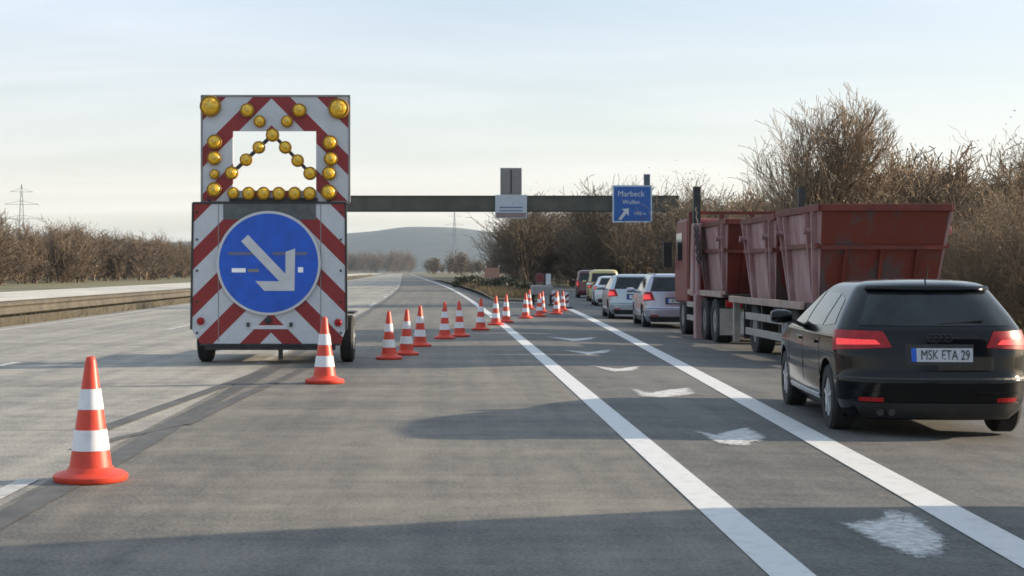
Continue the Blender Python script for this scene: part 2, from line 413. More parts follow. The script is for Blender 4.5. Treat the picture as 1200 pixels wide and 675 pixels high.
class Shell:
    """car body as stacked plan outlines; rear at y = 0, front at y = L"""
    def __init__(s, L, tabs, Rr, Rf, bow=.07, sb=.05):
        s.L = L; zz = np.linspace(tabs['z'][0], tabs['z'][-1], 400)
        ker = np.exp(-np.linspace(-2, 2, 13) ** 2); ker /= ker.sum()
        s.zz = zz
        for k in ('w', 'yr', 'yf'):
            a = np.interp(zz, tabs['z'], tabs[k]); p = np.pad(a, 6, mode='edge'); setattr(s, k, np.convolve(p, ker, 'valid'))
        s.Rr, s.Rf, s.bow, s.sb = Rr, Rf, bow, sb
    def at(s, z): return np.interp(z, s.zz, s.w), np.interp(z, s.zz, s.yr), np.interp(z, s.zz, s.yf)
    def seg(s, z):
        w_, yr, yf = s.at(z); Rr = min(s.Rr, w_ * .95); Rf = min(s.Rf, w_ * .95)
        return w_, yr, yf, Rr, Rf, [w_ - Rr, Rr * 1.5708, max(.01, (yf - Rf) - (yr + Rr)), Rf * 1.5708, w_ - Rf]
    def pt(s, q, z):
        sg = -1 if q < 0 else 1; q = abs(q); w_, yr, yf, Rr, Rf, S = s.seg(z)
        if q < S[0]: x, y = q, yr
        elif q < S[0] + S[1]:
            a = (q - S[0]) / Rr; x, y = w_ - Rr + Rr * math.sin(a), yr + Rr - Rr * math.cos(a)
        elif q < sum(S[:3]): x, y = w_, yr + Rr + (q - S[0] - S[1])
        elif q < sum(S[:4]):
            a = (q - sum(S[:3])) / Rf; x, y = w_ - Rf + Rf * math.cos(a), yf - Rf + Rf * math.sin(a)
        else: x, y = max(0, w_ - Rf - (q - sum(S[:4]))), yf
        ym = (yr + yf) / 2; f = (y - ym) / (s.L / 2)
        y += s.bow * (x / max(w_, .01)) ** 2 * max(0, 1 - (y - yr) / .9) - .25 * (x / max(w_, .01)) ** 2 * max(0, 1 - (yf - y) / .9) * .6
        return Vector((sg * (x - s.sb * f * f * x / max(w_, .01)), y, z))
    def nrm(s, q, z):
        e = .01; a = s.pt(q + e, z) - s.pt(q - e, z); b = s.pt(q, min(z + e, s.zz[-1])) - s.pt(q, z - e)
        n = a.cross(b)
        return n.normalized() if n.length > 1e-9 else Vector((0, -1, 0))
    def s_side(s, y, z):
        w_, yr, yf, Rr, Rf, S = s.seg(z); return S[0] + S[1] + (y - yr - Rr)
    def patch(s, corners, off_, n=10, m=6, side=0):
        """corners = four (q, z), or (y, z) when side is -1 / +1, clockwise from lower inner"""
        (a, b, c, d) = corners; P = []
        for j in range(m + 1):
            v = j / m; r = []
            for i in range(n + 1):
                u = i / n
                q = (a[0] * (1 - u) + b[0] * u) * (1 - v) + (d[0] * (1 - u) + c[0] * u) * v
                z = (a[1] * (1 - u) + b[1] * u) * (1 - v) + (d[1] * (1 - u) + c[1] * u) * v
                if side: q = side * s.s_side(q, z)
                nn = s.nrm(q, z); p = s.pt(q, z)
                if nn.dot(p - Vector((0, s.L / 2, .7))) < 0: nn = -nn
                r.append(p + nn * off_)
            P.append(r)
        mb = MB().quadgrid(P)
        # a rim that closes the panel back to the body
        rim = P[0] + [r[-1] for r in P[1:]] + list(reversed(P[-1][:-1])) + [r[0] for r in reversed(P[1:-1])]
        cen = Vector((0, s.L / 2, .7))
        mb.quadgrid([[p for p in rim], [p + (cen - p).normalized() * (off_ + .006) for p in rim]], close=True)
        return mb
    def body(s, arches, ra):
        rows = []; zs = [z for z in np.linspace(s.zz[0], s.zz[-1], 74)]
        for z in zs:
            w_, yr, yf, Rr, Rf, S = s.seg(z); qs = []
            acc = 0
            for k, nn in enumerate((12, 9, 96, 8, 10)):
                qs += [acc + S[k] * i / nn for i in range(nn)]; acc += S[k]
            qs.append(acc)
            half = [s.pt(q, z) for q in qs]
            rows.append(half + [Vector((-p.x, p.y, p.z)) for p in reversed(half[1:-1])])
        n = len(rows[0]); V = [p for r in rows for p in r]; inside = []
        for p in V:
            d = min(((p.y - a) ** 2 + (p.z - ra[1]) ** 2) ** .5 for a in arches) if arches else 9
            inside.append(d < ra[0] and abs(p.x) > .45)
        F = []; keep = set()
        for i in range(len(rows) - 1):
            for j in range(n):
                f = (i * n + j, i * n + (j + 1) % n, (i + 1) * n + (j + 1) % n, (i + 1) * n + j)
                if all(inside[k] for k in f): continue
                F.append(f); keep.update(f)
        for k in keep:
            if inside[k]:
                p = V[k]; a = min(arches, key=lambda a_: abs(p.y - a_)); d = Vector((0, p.y - a, p.z - ra[1]))
                d = d.normalized() if d.length > 1e-6 else Vector((0, 0, 1)); V[k] = Vector((p.x, a + d.y * ra[0], ra[1] + d.z * ra[0]))
        F.append(tuple(range(n))[::-1]); F.append(tuple((len(rows) - 1) * n + j for j in range(n)))
        mb = MB(); mb.v = [tuple(p) for p in V]; mb.f = F
        return mb

HATCH = dict(z=[.17, .24, .34, .52, .545, .60, .74, .90, .98, 1.10, 1.22, 1.31, 1.355, 1.385, 1.41, 1.42],
             w=[.78, .83, .865, .88, .875, .88, .885, .865, .83, .765, .69, .63, .595, .545, .44, .28],
             yr=[.12, .05, .02, .0, .02, .045, .06, .085, .11, .20, .30, .375, .39, .45, .65, .95],
             yf=[4.12, 4.24, 4.28, 4.29, 4.29, 4.27, 4.18, 3.75, 3.25, 2.98, 2.75, 2.52, 2.38, 2.25, 1.95, 1.7])
ESTATE = dict(z=[.17, .24, .34, .52, .545, .60, .74, .90, .98, 1.12, 1.26, 1.38, 1.43, 1.47, 1.49],
              w=[.78, .83, .865, .88, .875, .88, .885, .87, .85, .80, .74, .68, .64, .57, .42],
              yr=[.10, .04, .01, .0, .02, .045, .06, .08, .09, .14, .20, .25, .28, .36, .7],
              yf=[4.22, 4.34, 4.38, 4.39, 4.39, 4.37, 4.28, 3.85, 3.35, 3.05, 2.75, 2.45, 2.3, 2.1, 1.8])
VAN = dict(z=[.2, .3, .5, .55, .8, 1.0, 1.2, 1.5, 1.7, 1.78, 1.82],
           w=[.8, .86, .89, .885, .895, .89, .87, .81, .76, .70, .5],
           yr=[.1, .03, .0, .03, .04, .05, .07, .12, .16, .22, .5],
           yf=[4.2, 4.38, 4.4, 4.4, 4.3, 3.9, 3.5, 3.0, 2.7, 2.5, 2.0])
def wheel(parent, x, y, r, wd, side, spokes=5):
    o = MB().lathe([(r * .60, -wd / 2), (r * .92, -wd / 2), (r, -wd * .36), (r, wd * .36), (r * .92, wd / 2), (r * .60, wd / 2), (r * .6, -wd / 2)], axis='x', n=28, cap=False).build('wheel', M_rubber, parent, smooth=True, loc=(x, y, r))
    mb = MB(); mb.lathe([(r * .55, -.02), (r * .62, side * wd * .42), (r * .57, side * wd * .44), (r * .50, side * wd * .2), (r * .2, side * wd * .2)], axis='x', n=24)
    for k in range(spokes):
        a = 6.28319 * k / spokes + .3
        mb.bar((side * wd * .36, 0, 0), (side * wd * .36, math.cos(a) * r * .56, math.sin(a) * r * .56), r * .17, wd * .16)
    mb.lathe([(r * .15, side * wd * .22), (r * .15, side * wd * .44), (r * .10, side * wd * .47)], axis='x', n=12)
    mb.build('rim', M_rim, o, smooth=True)
    return o
def car(name, loc, rz, label, paint, style='hatch', scale=1.0, plate='', rings=False, group='cars queueing in the exit lane', antenna=True, lampmat=None, rails=False, near=False):
    tabs = dict(hatch=HATCH, estate=ESTATE, van=VAN)[style]
    L = dict(hatch=4.29, estate=4.39, van=4.4)[style]
    root = thing(name, loc, rz, label, 'van' if style == 'van' else 'car', group); root.scale = (scale,) * 3
    S = Shell(L, tabs, .36 if style == 'hatch' else .28, .45, .11 if style == 'hatch' else .07)
    R = .315; ya, yb = .82, .82 + 2.60
    S.body((ya, yb), (.365, R)).build('body', paint, root, smooth=True)
    MB().box(-.62, .62, .3, L - .3, .2, .62).build('underbody', M_plastic, root)
    for x, sd_ in ((-.745, -1), (.745, 1)):
        for y in (ya, yb): wheel(root, x, y, R, .21, sd_)
    zt = tabs['z'][-1]; zb = .985; zg = {'hatch': 1.30, 'estate': 1.37, 'van': 1.6}[style]
    xb, xt = {'hatch': (.70, .56), 'estate': (.72, .60), 'van': (.76, .68)}[style]
    if style == 'van': zb = 1.1
    S.patch([(-xb, zb + .02), (xb, zb + .02), (xt, zg), (-xt, zg)], .005, 16, 8).build('rear_window', M_glass2, root, smooth=True)
    # side glass
    zs = zg - .02
    front_lo, front_hi = L - 1.32, L - 1.95
    for sd_ in (-1, 1):
        S.patch([(.62, zb + .02), (1.12, zb - .01), (1.08, zs), (.78, zs - .05)], .004, 5, 5, sd_).build('quarter_window', M_glass, root, smooth=True)
        S.patch([(1.18, zb - .01), (2.02, zb - .02), (1.98, zs + .01), (1.14, zs)], .004, 6, 5, sd_).build('door_window', M_glass, root, smooth=True)
        S.patch([(2.10, zb - .02), (front_lo - .1, zb - .03), (front_hi - .08, zs), (2.06, zs + .01)], .004, 6, 5, sd_).build('door_window', M_glass, root, smooth=True)
        for yy, hh in ((1.15, .5), (2.06, .3), (3.02, .3)):
            S.patch([(yy, hh), (yy + .012, hh), (yy + .012, zb - .03), (yy, zb - .03)], .002, 1, 6, sd_).build('door_gap', M_plastic, root)
        for yy in (1.3, 2.2):
            S.patch([(yy, .80), (yy + .19, .81), (yy + .19, .835), (yy, .825)], .022, 4, 1, sd_).build('door_handle', paint, root, smooth=True)
        S.patch([(1.25, .27), (3.0, .27), (3.0, .31), (1.25, .31)], .012, 8, 1, sd_).build('sill_trim', M_plastic if paint is not M_black else M_rim, root)
        m_ = MB().lathe([(.0, -.12), (.065, -.11), (.085, -.05), (.085, .04), (.06, .10), (.0, .115)], (0, 0, 0), 'x', 14)
        mo = m_.build('wing_mirror', paint, root, smooth=True, loc=(sd_ * 1.0, L - 1.62, zb + .03)); mo.scale = (1, 1, .85)
        MB().bar((sd_ * .80, L - 1.62, zb - .05), (sd_ * .93, L - 1.62, zb), .05, .04).build('mirror_stalk', M_plastic, root)
        # lamp units, wrapping round the corner
        zl = {'hatch': (.765, .965), 'estate': (.72, 1.0), 'van': (.75, 1.15)}[style]
        inn = {'hatch': .43, 'estate': .60, 'van': .72}[style]
        outq = S.seg(.85)[5][0] + S.seg(.85)[5][1] + (.0 if style == 'hatch' else .10)
        lamp = S.patch([(sd_ * inn, zl[0] + .05), (sd_ * outq, zl[0] + .01), (sd_ * outq, zl[1] - .005), (sd_ * (inn + .07), zl[1] - .01)], .012, 14, 5).build('tail_lamp', M_redlamp, root, smooth=True)
        S.patch([(sd_ * (inn + .10), zl[0] + .075), (sd_ * (outq - .10), zl[0] + .06), (sd_ * (outq - .10), zl[1] - .08), (sd_ * (inn + .14), zl[1] - .085)], .0165, 10, 2).build('lamp_core', M_redlamp2, lamp, smooth=True)
        S.patch([(sd_ * .52, .335), (sd_ * .74, .335), (sd_ * .74, .37), (sd_ * .52, .37)], .008, 4, 1).build('reflector', M_redlamp, root)
    # bumper, gaps, plate
    S.patch([(-.70, .19), (.70, .19), (.80, .325), (-.80, .325)], .01, 16, 3).build('diffuser', M_plastic, root, smooth=True)
    for zq in (.53, ):
        S.patch([(-1.02, zq), (1.02, zq), (1.02, zq + .018), (-1.02, zq + .018)], .004, 24, 1).build('bumper_gap', M_plastic, root)
    S.patch([(-.84, .40), (.84, .40), (.84, .425), (-.84, .425)], .010, 20, 1).build('bumper_crease', paint, root, smooth=True)
    S.patch([(-.31, .66), (.31, .66), (.31, .845), (-.31, .845)], .003, 8, 3).build('plate_recess', M_plastic, root)
    pl = S.patch([(-.26, .69), (.30, .69), (.30, .81), (-.26, .81)], .010, 8, 2).build('number_plate', mat('plate_white', (.42, .45, .50), .4, var=.06), root)
    S.patch([(-.26, .69), (-.215, .69), (-.215, .81), (-.26, .81)], .012, 2, 2).build('country_band', M_blue, pl)
    if plate: text_part('plate_text', plate, .125, M_plastic, pl, (.045, S.at(.75)[1] - .0105, .748), (math.radians(86), 0, 0), .001, .66)
    if rings:
        mb = MB()
        for k in range(4):
            cx = -.075 + .05 * k; P = []
            for i in range(20):
                a = 6.28319 * i / 20
                P.append([(cx + math.cos(a) * (.034 + .004 * math.cos(b_)), S.at(.90)[1] - .01 + .004 * math.sin(b_), .90 + math.sin(a) * (.034 + .004 * math.cos(b_))) for b_ in (0, 1.57, 3.14, 4.71)])
            P.append(P[0]); mb.quadgrid(P, close=True)
        mb.build('badge', M_darkm, root, smooth=True)
    # roof edge spoiler, wiper, aerial, exhaust
    S.patch([(-xt - .02, zg + .006), (xt + .02, zg + .006), (xt, zg + .034), (-xt, zg + .034)], .045, 16, 3).build('roof_spoiler', paint, root, smooth=True)
    yw = S.at(zb + .05)[1]
    MB().bar((.0, yw - .012, zb + .035), (.40, S.at(zb + .08)[1] + .0, zb + .075), .018, .014).build('rear_wiper', M_plastic, root)
    if antenna: MB().tube((0, .62 if style == 'hatch' else .75, zt - .03), (0, .50, zt + .10), .008, .005, 6).build('aerial', M_plastic, root)
    for x in (-.52, -.42): MB().tube((x, .35, .24), (x, .06, .24), .032, .032, 12).build('exhaust_pipe', M_darkm, root, smooth=True)
    if rails:
        for sd_ in (-1, 1): MB().bar((sd_ * .53, .50, zt - .015), (sd_ * .56, 2.2, zt - .01), .035, .05).build('roof_rail', M_rim, root)
    return root
M_silver = mat('silver_paint', (.40, .42, .44), .28, metal=.55, coat=.6, var=.06)
M_lilac = mat('lilac_silver_paint', (.36, .37, .44), .28, metal=.5, coat=.6, var=.06)
M_paleblue = mat('pale_blue_paint', (.36, .43, .48), .28, metal=.5, coat=.6, var=.06)
M_offwhite = mat('white_paint', (.66, .67, .68), .3, coat=.6, var=.05)
M_yellow = mat('dull_yellow_paint', (.50, .42, .18), .35, coat=.5, var=.08)
M_maroon = mat('maroon_paint', (.10, .02, .03), .3, coat=.6, var=.1)
R_ = math.radians
Xc, Yc = 4.14, 12.52
car('black_hatchback', (Xc, Yc, gz(Xc, Yc)), R_(-4.2), 'black five-door hatchback nearest the camera at the right edge', M_black, 'hatch', .95, 'MSK ETA 29', rings=True)
def qcar(name, Xl, D, rz, lab, paint, style, s=.93, **k):
    x = Xl + .84 * s; car(name, (x, D, gz(x, D)), R_(rz), lab, paint, style, s, **k)
qcar('silver_estate_car', 5.08, 38.4, -2, 'lilac-silver estate car stopped just ahead of the skip lorry', M_lilac, 'estate', .95, rails=True, plate='BOT K 71')
qcar('pale_blue_car', 4.93, 45.4, -2, 'pale blue-silver estate car with dark rear window, second car ahead of the lorry', M_paleblue, 'estate', .93, plate='RE LM 40')
qcar('white_car', 6.35, 64.5, -3, 'small white car between the pale blue estate and the yellow van', M_offwhite, 'hatch', .93)
qcar('yellow_van', 7.15, 75.5, -3, 'small dull yellow van far ahead in the queue', M_yellow, 'van', .9)
qcar('maroon_car', 7.55, 87.0, -3, 'dark maroon car farthest ahead in the queue', M_maroon, 'van', .9)
# ------------------------------------------------------------------ delivery van waiting beside the camera (its shadow crosses the foreground)
v = thing('delivery_truck', (5.3, 3.25, gz(5.0, 5)), R_(-3.0), 'tall white cab-over delivery truck queueing behind the black hatchback, outside the frame', 'truck')
MB().box(-1.0, 1.0, 0, 4.5, .6, 3.0).build('box_body', M_offwhite, v, bevel=.06)
MB().prism([(4.52, .4), (5.9, .4), (5.93, .95), (5.86, 1.35), (5.5, 2.55), (5.1, 2.98), (4.52, 2.98)], -.98, .98, 'yz').build('cab', M_offwhite, v, bevel=.06)
MB().prism([(5.86, 1.42), (5.58, 2.36), (5.60, 2.38), (5.885, 1.44)], -.86, .86, 'yz').build('windscreen', M_glass, v)
for y in (1.2, 5.1):
    for x, sd_ in ((-.88, -1), (.88, 1)): wheel(v, x, y, .34, .22, sd_)
for sd_ in (-1, 1): MB().box(sd_ * 1.08 - .1, sd_ * 1.08 + .1, 5.5, 5.6, 1.5, 1.9).build('wing_mirror', M_plastic, v)

# ------------------------------------------------------------------ traffic cones
def make_cone():
    r = thing('traffic_cone', (0, 0, 0), 0, '', 'cone', 'traffic cones closing the lane')
    rad = lambda z: .134 - (.134 - .030) * (z - .085) / .705
    seg = lambda a, b: [(rad(a), a), (rad(b), b)]
    MB().lathe([(.228, 0), (.236, .012), (.236, .035), (.215, .05), (.16, .062), (.138, .088), (.12, .088), (.12, .02), (.0, .02)], n=8 * 3).build('base', M_cone, r, smooth=True)
    MB().lathe([(rad(.085), .085), (rad(.76), .76), (rad(.79) * .9, .785), (.022, .79), (.02, .74)], n=24).build('cone_body', M_cone, r, smooth=True)
    for a, b in ((.195, .325), (.455, .585)):
        MB().lathe([(rad(a) - .01, a), (rad(a) + .0035, a), (rad(b) + .0035, b), (rad(b) - .01, b)], n=24).build('reflective_band', M_conew, r, smooth=True)
    return r
cone0 = make_cone()
CONES = [(-2.29, 9.57, 'large nearest orange and white cone at the lower left'), (-1.48, 17.9, 'cone standing at the right wheel of the sign trailer'),
         (-.9, 22.77, 'third cone from the camera, leftmost of the pair right of the sign trailer'), (-.67, 23.93, 'fourth cone from the camera, right one of the close pair'),
         (-.5, 26.65, 'fifth cone from the camera, just behind the close pair'), (-.07, 29.68, 'sixth cone from the camera in the slanting row'),
         (.24, 30.6, 'seventh cone from the camera in the slanting row'), (.74, 33.99, 'eighth cone from the camera, left of the white edge line'),
         (1.19, 37.2, 'ninth cone from the camera, at the white edge line'), (1.52, 39.2, 'tenth cone from the camera, standing on the edge line'),
         (2.26, 43.5, 'eleventh cone from the camera, just right of the edge line'), (2.8, 45.7, 'twelfth cone from the camera, between the two white lines'),
         (3.2, 50.8, 'thirteenth cone from the camera, near the exit line'), (3.58, 49.3, 'fourteenth cone, left of the far cluster at the exit line'),
         (3.85, 52.6, 'fifteenth cone, within the far cluster at the exit line'), (4.15, 54.0, 'last cone of the far cluster, on the exit line'),
         (3.0, 55.0, 'far cone before the roadworks trailer at the gore')]
random.seed(7)
for i, (x, d, lab) in enumerate(CONES):
    o = cone0 if i == 0 else copy_tree(cone0)
    o.location = (x, d, gz(x, d) + .004); o.rotation_euler = (random.uniform(-.02, .02) if i else 0, random.uniform(-.02, .02) if i else 0, random.uniform(0, 6)); o['label'] = lab
    if i > 1: o.scale = (.88, .88, .92)

# ------------------------------------------------------------------ sign trailer
M_bright = mat('slot_white', (.9, .9, .92), .3)
U = .01234
st = thing('sign_trailer', (-2.59, 21.6, 0), R_(0.0), 'tall red and white striped warning trailer with blue arrow disc and amber lamps', 'sign trailer')
lx = lambda px: (px - 525) * U + 2.59
lz = lambda py: EYE + (318 - py) * U
def frame_panel(x0, x1, z0, z1, hx0, hx1, hz0, hz1, y0, y1):
    mb = MB()
    mb.box(x0, hx0, y0, y1, z0, z1); mb.box(hx1, x1, y0, y1, z0, z1)
    mb.box(hx0 + .0005, hx1 - .0005, y0 + .0005, y1 - .0005, hz1, z1 - .0005); mb.box(hx0 + .0005, hx1 - .0005, y0 + .0005, y1 - .0005, z0 + .0005, hz0)
    return mb
MB().prism([(-1.09, 2.325), (1.10, 2.325), (1.11, .52), (1.03, .29), (-.99, .29), (-1.12, .50)], 0, .05).build('lower_board', M_stripe, st)
ub = frame_panel(lx(236), lx(408.5), 2.36, 3.88, lx(272), lx(370), lz(223), lz(153), .06, .11).build('light_board', M_stripe, st)
fr = MB()                                                      # dark edge profile
for a, b in (((lx(235.5), 3.885), (lx(409), 3.885)), ((lx(235.5), 2.345), (lx(235.5), 3.895)), ((lx(409), 2.345), (lx(409), 3.895)), ((lx(235.5), 2.345), (lx(409), 2.345))):
    fr.bar((a[0], .085, a[1]), (b[0], .085, b[1]), .028, .07, up=(0, 1, 0))
fr.build('board_edge', M_grey, ub)
fr = MB()
for a, b in (((-1.10, 2.33), (1.11, 2.33)), ((-1.125, .5), (-1.10, 2.33)), ((1.12, .5), (1.11, 2.33)), ((-1.0, .28), (1.04, .28))):
    fr.bar((a[0], .025, a[1]), (b[0], .025, b[1]), .03, .07, up=(0, 1, 0))
fr.build('board_edge', M_darkm, st)
for s_ in (-.73, .75): MB().box(s_ - .006, s_ + .006, -.003, .0, .32, 2.31).build('board_joint', M_grey, st)
MB().box(lx(268), lx(372), .04, .10, lz(238), lz(231.5)).build('lamp_rail', M_darkm, st)
MB().box(-.66, .68, -.006, .01, 2.09, 2.318).build('hinge_plate', mat('hinge_grey', (.085, .095, .095), .6, var=.3), st)
for s_ in (-1, 1):
    for z_ in (.45, .9, 1.35, 1.8, 2.2): MB().lathe([(.018, 0), (.018, -.008), (.01, -.012)], (s_ * 1.04, 0, z_), 'y', 8).build('bolt', M_darkm, st)
    MB().tube((s_ * .62, .03, 2.12), (s_ * .9, .03, 2.40), .014, .014, 6).build('lamp_cable', M_plastic, st)
def lamp(px, py, r, y=.055):
    x, z = lx(px), lz(py)
    o = MB().lathe([(r * 1.0, .03), (r * 1.05, -.02), (r * 1.0, -.06), (r * .9, -.062), (r * .88, -.03)], (0, 0, 0), 'y', 20).build('warning_lamp', mat('lamp_housing', (.30, .15, .015), .5, var=.3), st, smooth=True, loc=(x, y, z))
    MB().lathe([(r * .88, -.03), (r * .86, -.055), (r * .7, -.08), (r * .4, -.095), (r * .12, -.10)], (0, 0, 0), 'y', 18).build('lens', M_amber, o, smooth=True)
    MB().lathe([(r * .34, -.09), (r * .3, -.112), (r * .1, -.118)], (0, 0, 0), 'y', 12).build('lens_core', M_amber2, o, smooth=True)
LAMPS = [(246, 124, .15), (396.5, 127, .145), (289.5, 129, .10), (350.5, 129, .10), (304, 142, .085), (336, 142, .085),
         (251, 166, .105), (250.5, 185, .10), (251, 204, .07), (250.5, 222, .105), (386.5, 167, .105), (387.5, 186, .10), (385.5, 203, .10), (385, 225, .11),
         (319, 158, .095), (303, 172.5, .09), (288, 187, .09), (271, 202.5, .095), (334, 172.5, .09), (348.5, 188, .09), (363, 203, .095),
         (273, 226, .085), (291, 226.5, .095), (308.5, 226.5, .095), (326.5, 226.5, .095), (345, 226.5, .095), (362.5, 226.5, .095)]
for a, b in (((319, 157), (266, 207)), ((319, 157), (368, 208))):
    MB().bar((lx(a[0]), .085, lz(a[1])), (lx(b[0]), .085, lz(b[1])), .05, .05, up=(0, 1, 0)).build('lamp_bar', M_darkm, st)
for p in LAMPS: lamp(*p)
# blue disc with arrow
dsk = MB().lathe([(.753, -.03), (.753, -.045), (.70, -.045)], (.0, 0, 1.46), 'y', 72).build('disc_border', M_white, st)
MB().lathe([(.715, -.040), (.715, -.050), (.3, -.050)], (.0, 0, 1.46), 'y', 72).build('arrow_disc', M_blue, st)
def arrow_poly(p, q, wd):
    p, q = Vector(p), Vector(q); d = (q - p).normalized(); n = Vector((-d.y, d.x)) * wd / 2
    return [tuple(p + n), tuple(q + n), tuple(q - n), tuple(p - n)]
a_ = MB()
A0, A1 = Vector((-.345, 1.82)), Vector((.33, 1.115))
d_ = (A1 - A0).normalized(); n_ = Vector((-d_.y, d_.x)) * .068
a_.prism([tuple(A0 + n_), tuple(A1 - d_ * .1 + n_), tuple(A1 - d_ * .1 - n_), tuple(A0 - n_)], -.058, -.051)
a_.prism([(-.19, 1.20), (.245, 1.195), (.245, 1.62), (.385, 1.67), (.375, 1.06), (-.06, 1.06)], -.0565, -.0512)
a_.build('white_arrow', M_white, st)
for x0, x1, z0, z1 in ((-.53, -.33, 1.385, 1.325), (-.30, -.14, 1.375, 1.33), (.425, .50, 1.40, 1.325)):  # added plates standing in for bright background seen through slots in the disc
    MB().box(x0, x1, -.055, -.049, z1, z0).build('slot_plate', M_bright if x0 != -.30 else M_grey, st)
for x0, x1 in ((-.58, -.16), (.06, .24), (.39, .56)):
    MB().box(x0, x1, -.0535, -.049, 1.575, 1.62).build('disc_slat', mat('slat_grey_blue', (.12, .13, .22), .5), st)
# tail lamps, reflectors, bottom beam, underframe, wheels
for s_, z in ((-.985, .62), (1.0, .60)):
    MB().lathe([(.055, .0), (.055, -.035), (.045, -.05), (.01, -.055)], (s_, 0, z), 'y', 16).build('tail_lamp', M_redlamp, st, smooth=True)
MB().box(-.93, .96, .02, .16, .20, .285).build('rear_beam', M_darkm, st, bevel=.01)
MB().lathe([(.05, 0), (.05, -.03), (.02, -.04)], (-.01, 0, .63), 'y', 14).build('lock_knob', M_plastic, st, smooth=True)
MB().box(-.26, .27, -.012, -.001, .505, .56).build('number_plate', M_white, st)
for s_ in (-.3, .32): MB().box(s_ - .02, s_ + .02, -.03, -.001, .54, .6).build('latch', M_darkm, st)
MB().box(-.92, .92, .25, 2.9, .42, .56).build('chassis', M_grey, st)
MB().box(.13, .19, .05, .12, .06, .27).build('prop_stand', M_darkm, st)
for s_ in (-.85, .85):
    MB().bar((s_, .5, .5), (s_, .3, 2.3), .07, .07).build('board_strut', M_grey, st)
    MB().bar((s_, 1.5, .5), (s_, .2, 1.9), .05, .05).build('board_strut', M_grey, st)
MB().bar((0, 2.9, .48), (0, 4.2, .45), .1, .12).build('drawbar', M_darkm, st)
for s_, sd_ in ((-1.0, -1), (1.10, 1)):
    wheel(st, s_, .62, .345, .19, sd_)
    MB().box(s_ - .12, s_ + .12, .22, 1.02, .72, .75).build('mudguard', M_plastic, st)

# ------------------------------------------------------------------ skip trailer, skip lorry and skips
def skip(loc, label, Lt=2.95, Lb=1.75, W=1.9, H=1.42, rearscrape=True):
    r = thing('skip', loc, 0, label, 'skip', 'red skips on the lorry and its trailer')
    e = (Lt - Lb) / 2; hw = W / 2
    def wall(P, t):                                       # panel with thickness t along its normal
        P = [Vector(p) for p in P]; n = (P[1] - P[0]).cross(P[2] - P[0]).normalized() * t
        mb = MB(); mb.v = [tuple(p) for p in P] + [tuple(p + n) for p in P]
        mb.f = [(0, 1, 2, 3), (7, 6, 5, 4)] + [(i, i + 4, (i + 1) % 4 + 4, (i + 1) % 4) for i in range(4)]
        return mb
    wb = hw - .12
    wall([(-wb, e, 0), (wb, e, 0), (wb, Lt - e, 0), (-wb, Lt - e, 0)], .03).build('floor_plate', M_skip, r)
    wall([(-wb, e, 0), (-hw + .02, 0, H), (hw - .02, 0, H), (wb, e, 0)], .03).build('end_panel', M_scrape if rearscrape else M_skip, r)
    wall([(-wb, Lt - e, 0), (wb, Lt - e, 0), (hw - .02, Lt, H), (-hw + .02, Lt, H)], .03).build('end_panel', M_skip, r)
    for s_ in (-1, 1):
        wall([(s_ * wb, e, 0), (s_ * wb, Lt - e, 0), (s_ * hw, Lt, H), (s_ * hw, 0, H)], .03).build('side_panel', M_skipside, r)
    rim = MB()
    for a, b in (((-hw, 0), (hw, 0)), ((hw, 0), (hw, Lt)), ((hw, Lt), (-hw, Lt)), ((-hw, Lt), (-hw, 0))): rim.bar((*a, H + .02), (*b, H + .02), .09, .11)
    rim.build('rim', M_skip, r, bevel=.01)
    t = lambda z: (e * (1 - z / H), wb + (hw - wb) * z / H)
    for z, hh in ((H * .60, .06),):
        y, x = t(z); MB().bar((-x, y - .03, z), (x, y - .03, z), .05, hh).build('end_rib', M_skip, r)
    for s_ in (-1, 1):
        z0, z1 = H * .62, H * .68
        for z in (H * .62,):
            y, x = t(z); MB().bar((s_ * (x + .045), y, z), (s_ * (x + .045), Lt - y, z), .06, .07).build('side_rib', M_skip, r)
        for yy in (.30, .74, Lt - .74, Lt - .30):           # upright stiffeners and lifting lugs
            yl = min(max(yy, e + .08), Lt - e - .08)
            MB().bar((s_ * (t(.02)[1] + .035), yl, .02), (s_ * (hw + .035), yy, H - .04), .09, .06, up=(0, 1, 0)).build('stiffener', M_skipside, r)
        for yy in (.5, Lt - .5):
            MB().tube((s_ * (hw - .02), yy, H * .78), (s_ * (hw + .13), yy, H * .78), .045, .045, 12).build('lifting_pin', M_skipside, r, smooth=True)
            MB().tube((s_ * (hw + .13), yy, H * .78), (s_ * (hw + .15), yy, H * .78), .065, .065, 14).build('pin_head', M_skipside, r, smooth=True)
    for x in (-.55, 0, .55): MB().bar((x, e - .03, .02), (x, t(H * .6)[0] - .03, H * .58), .06, .05).build('end_stiffener', M_skip, r)
    return r
def truck_wheel(p, x, y, r=.46, wd=.3, sd_=-1):
    o = MB().lathe([(r * .55, -wd / 2), (r * .94, -wd / 2), (r, -wd * .4), (r, wd * .4), (r * .94, wd / 2), (r * .55, wd / 2), (r * .55, -wd / 2)], axis='x', n=26, cap=False).build('wheel', M_rubber, p, smooth=True, loc=(x, y, r))
    mb = MB().lathe([(r * .56, sd_ * wd * .45), (r * .50, sd_ * wd * .2), (r * .3, sd_ * wd * .1), (r * .24, sd_ * wd * .42), (r * .1, sd_ * wd * .45)], axis='x', n=20)
    mb.build('rim', M_grey, o, smooth=True)
XT = 6.62
tz = gz(XT, 26) - .0
tr = thing('skip_trailer', (XT, 22.7, tz), 0, 'flat skip trailer with pale side beam and guard rails behind the red lorry', 'trailer')
for s_ in (-.45, .45): MB().box(s_ - .06, s_ + .06, .1, 6.3, .70, .93).build('chassis_rail', M_darkm, tr)
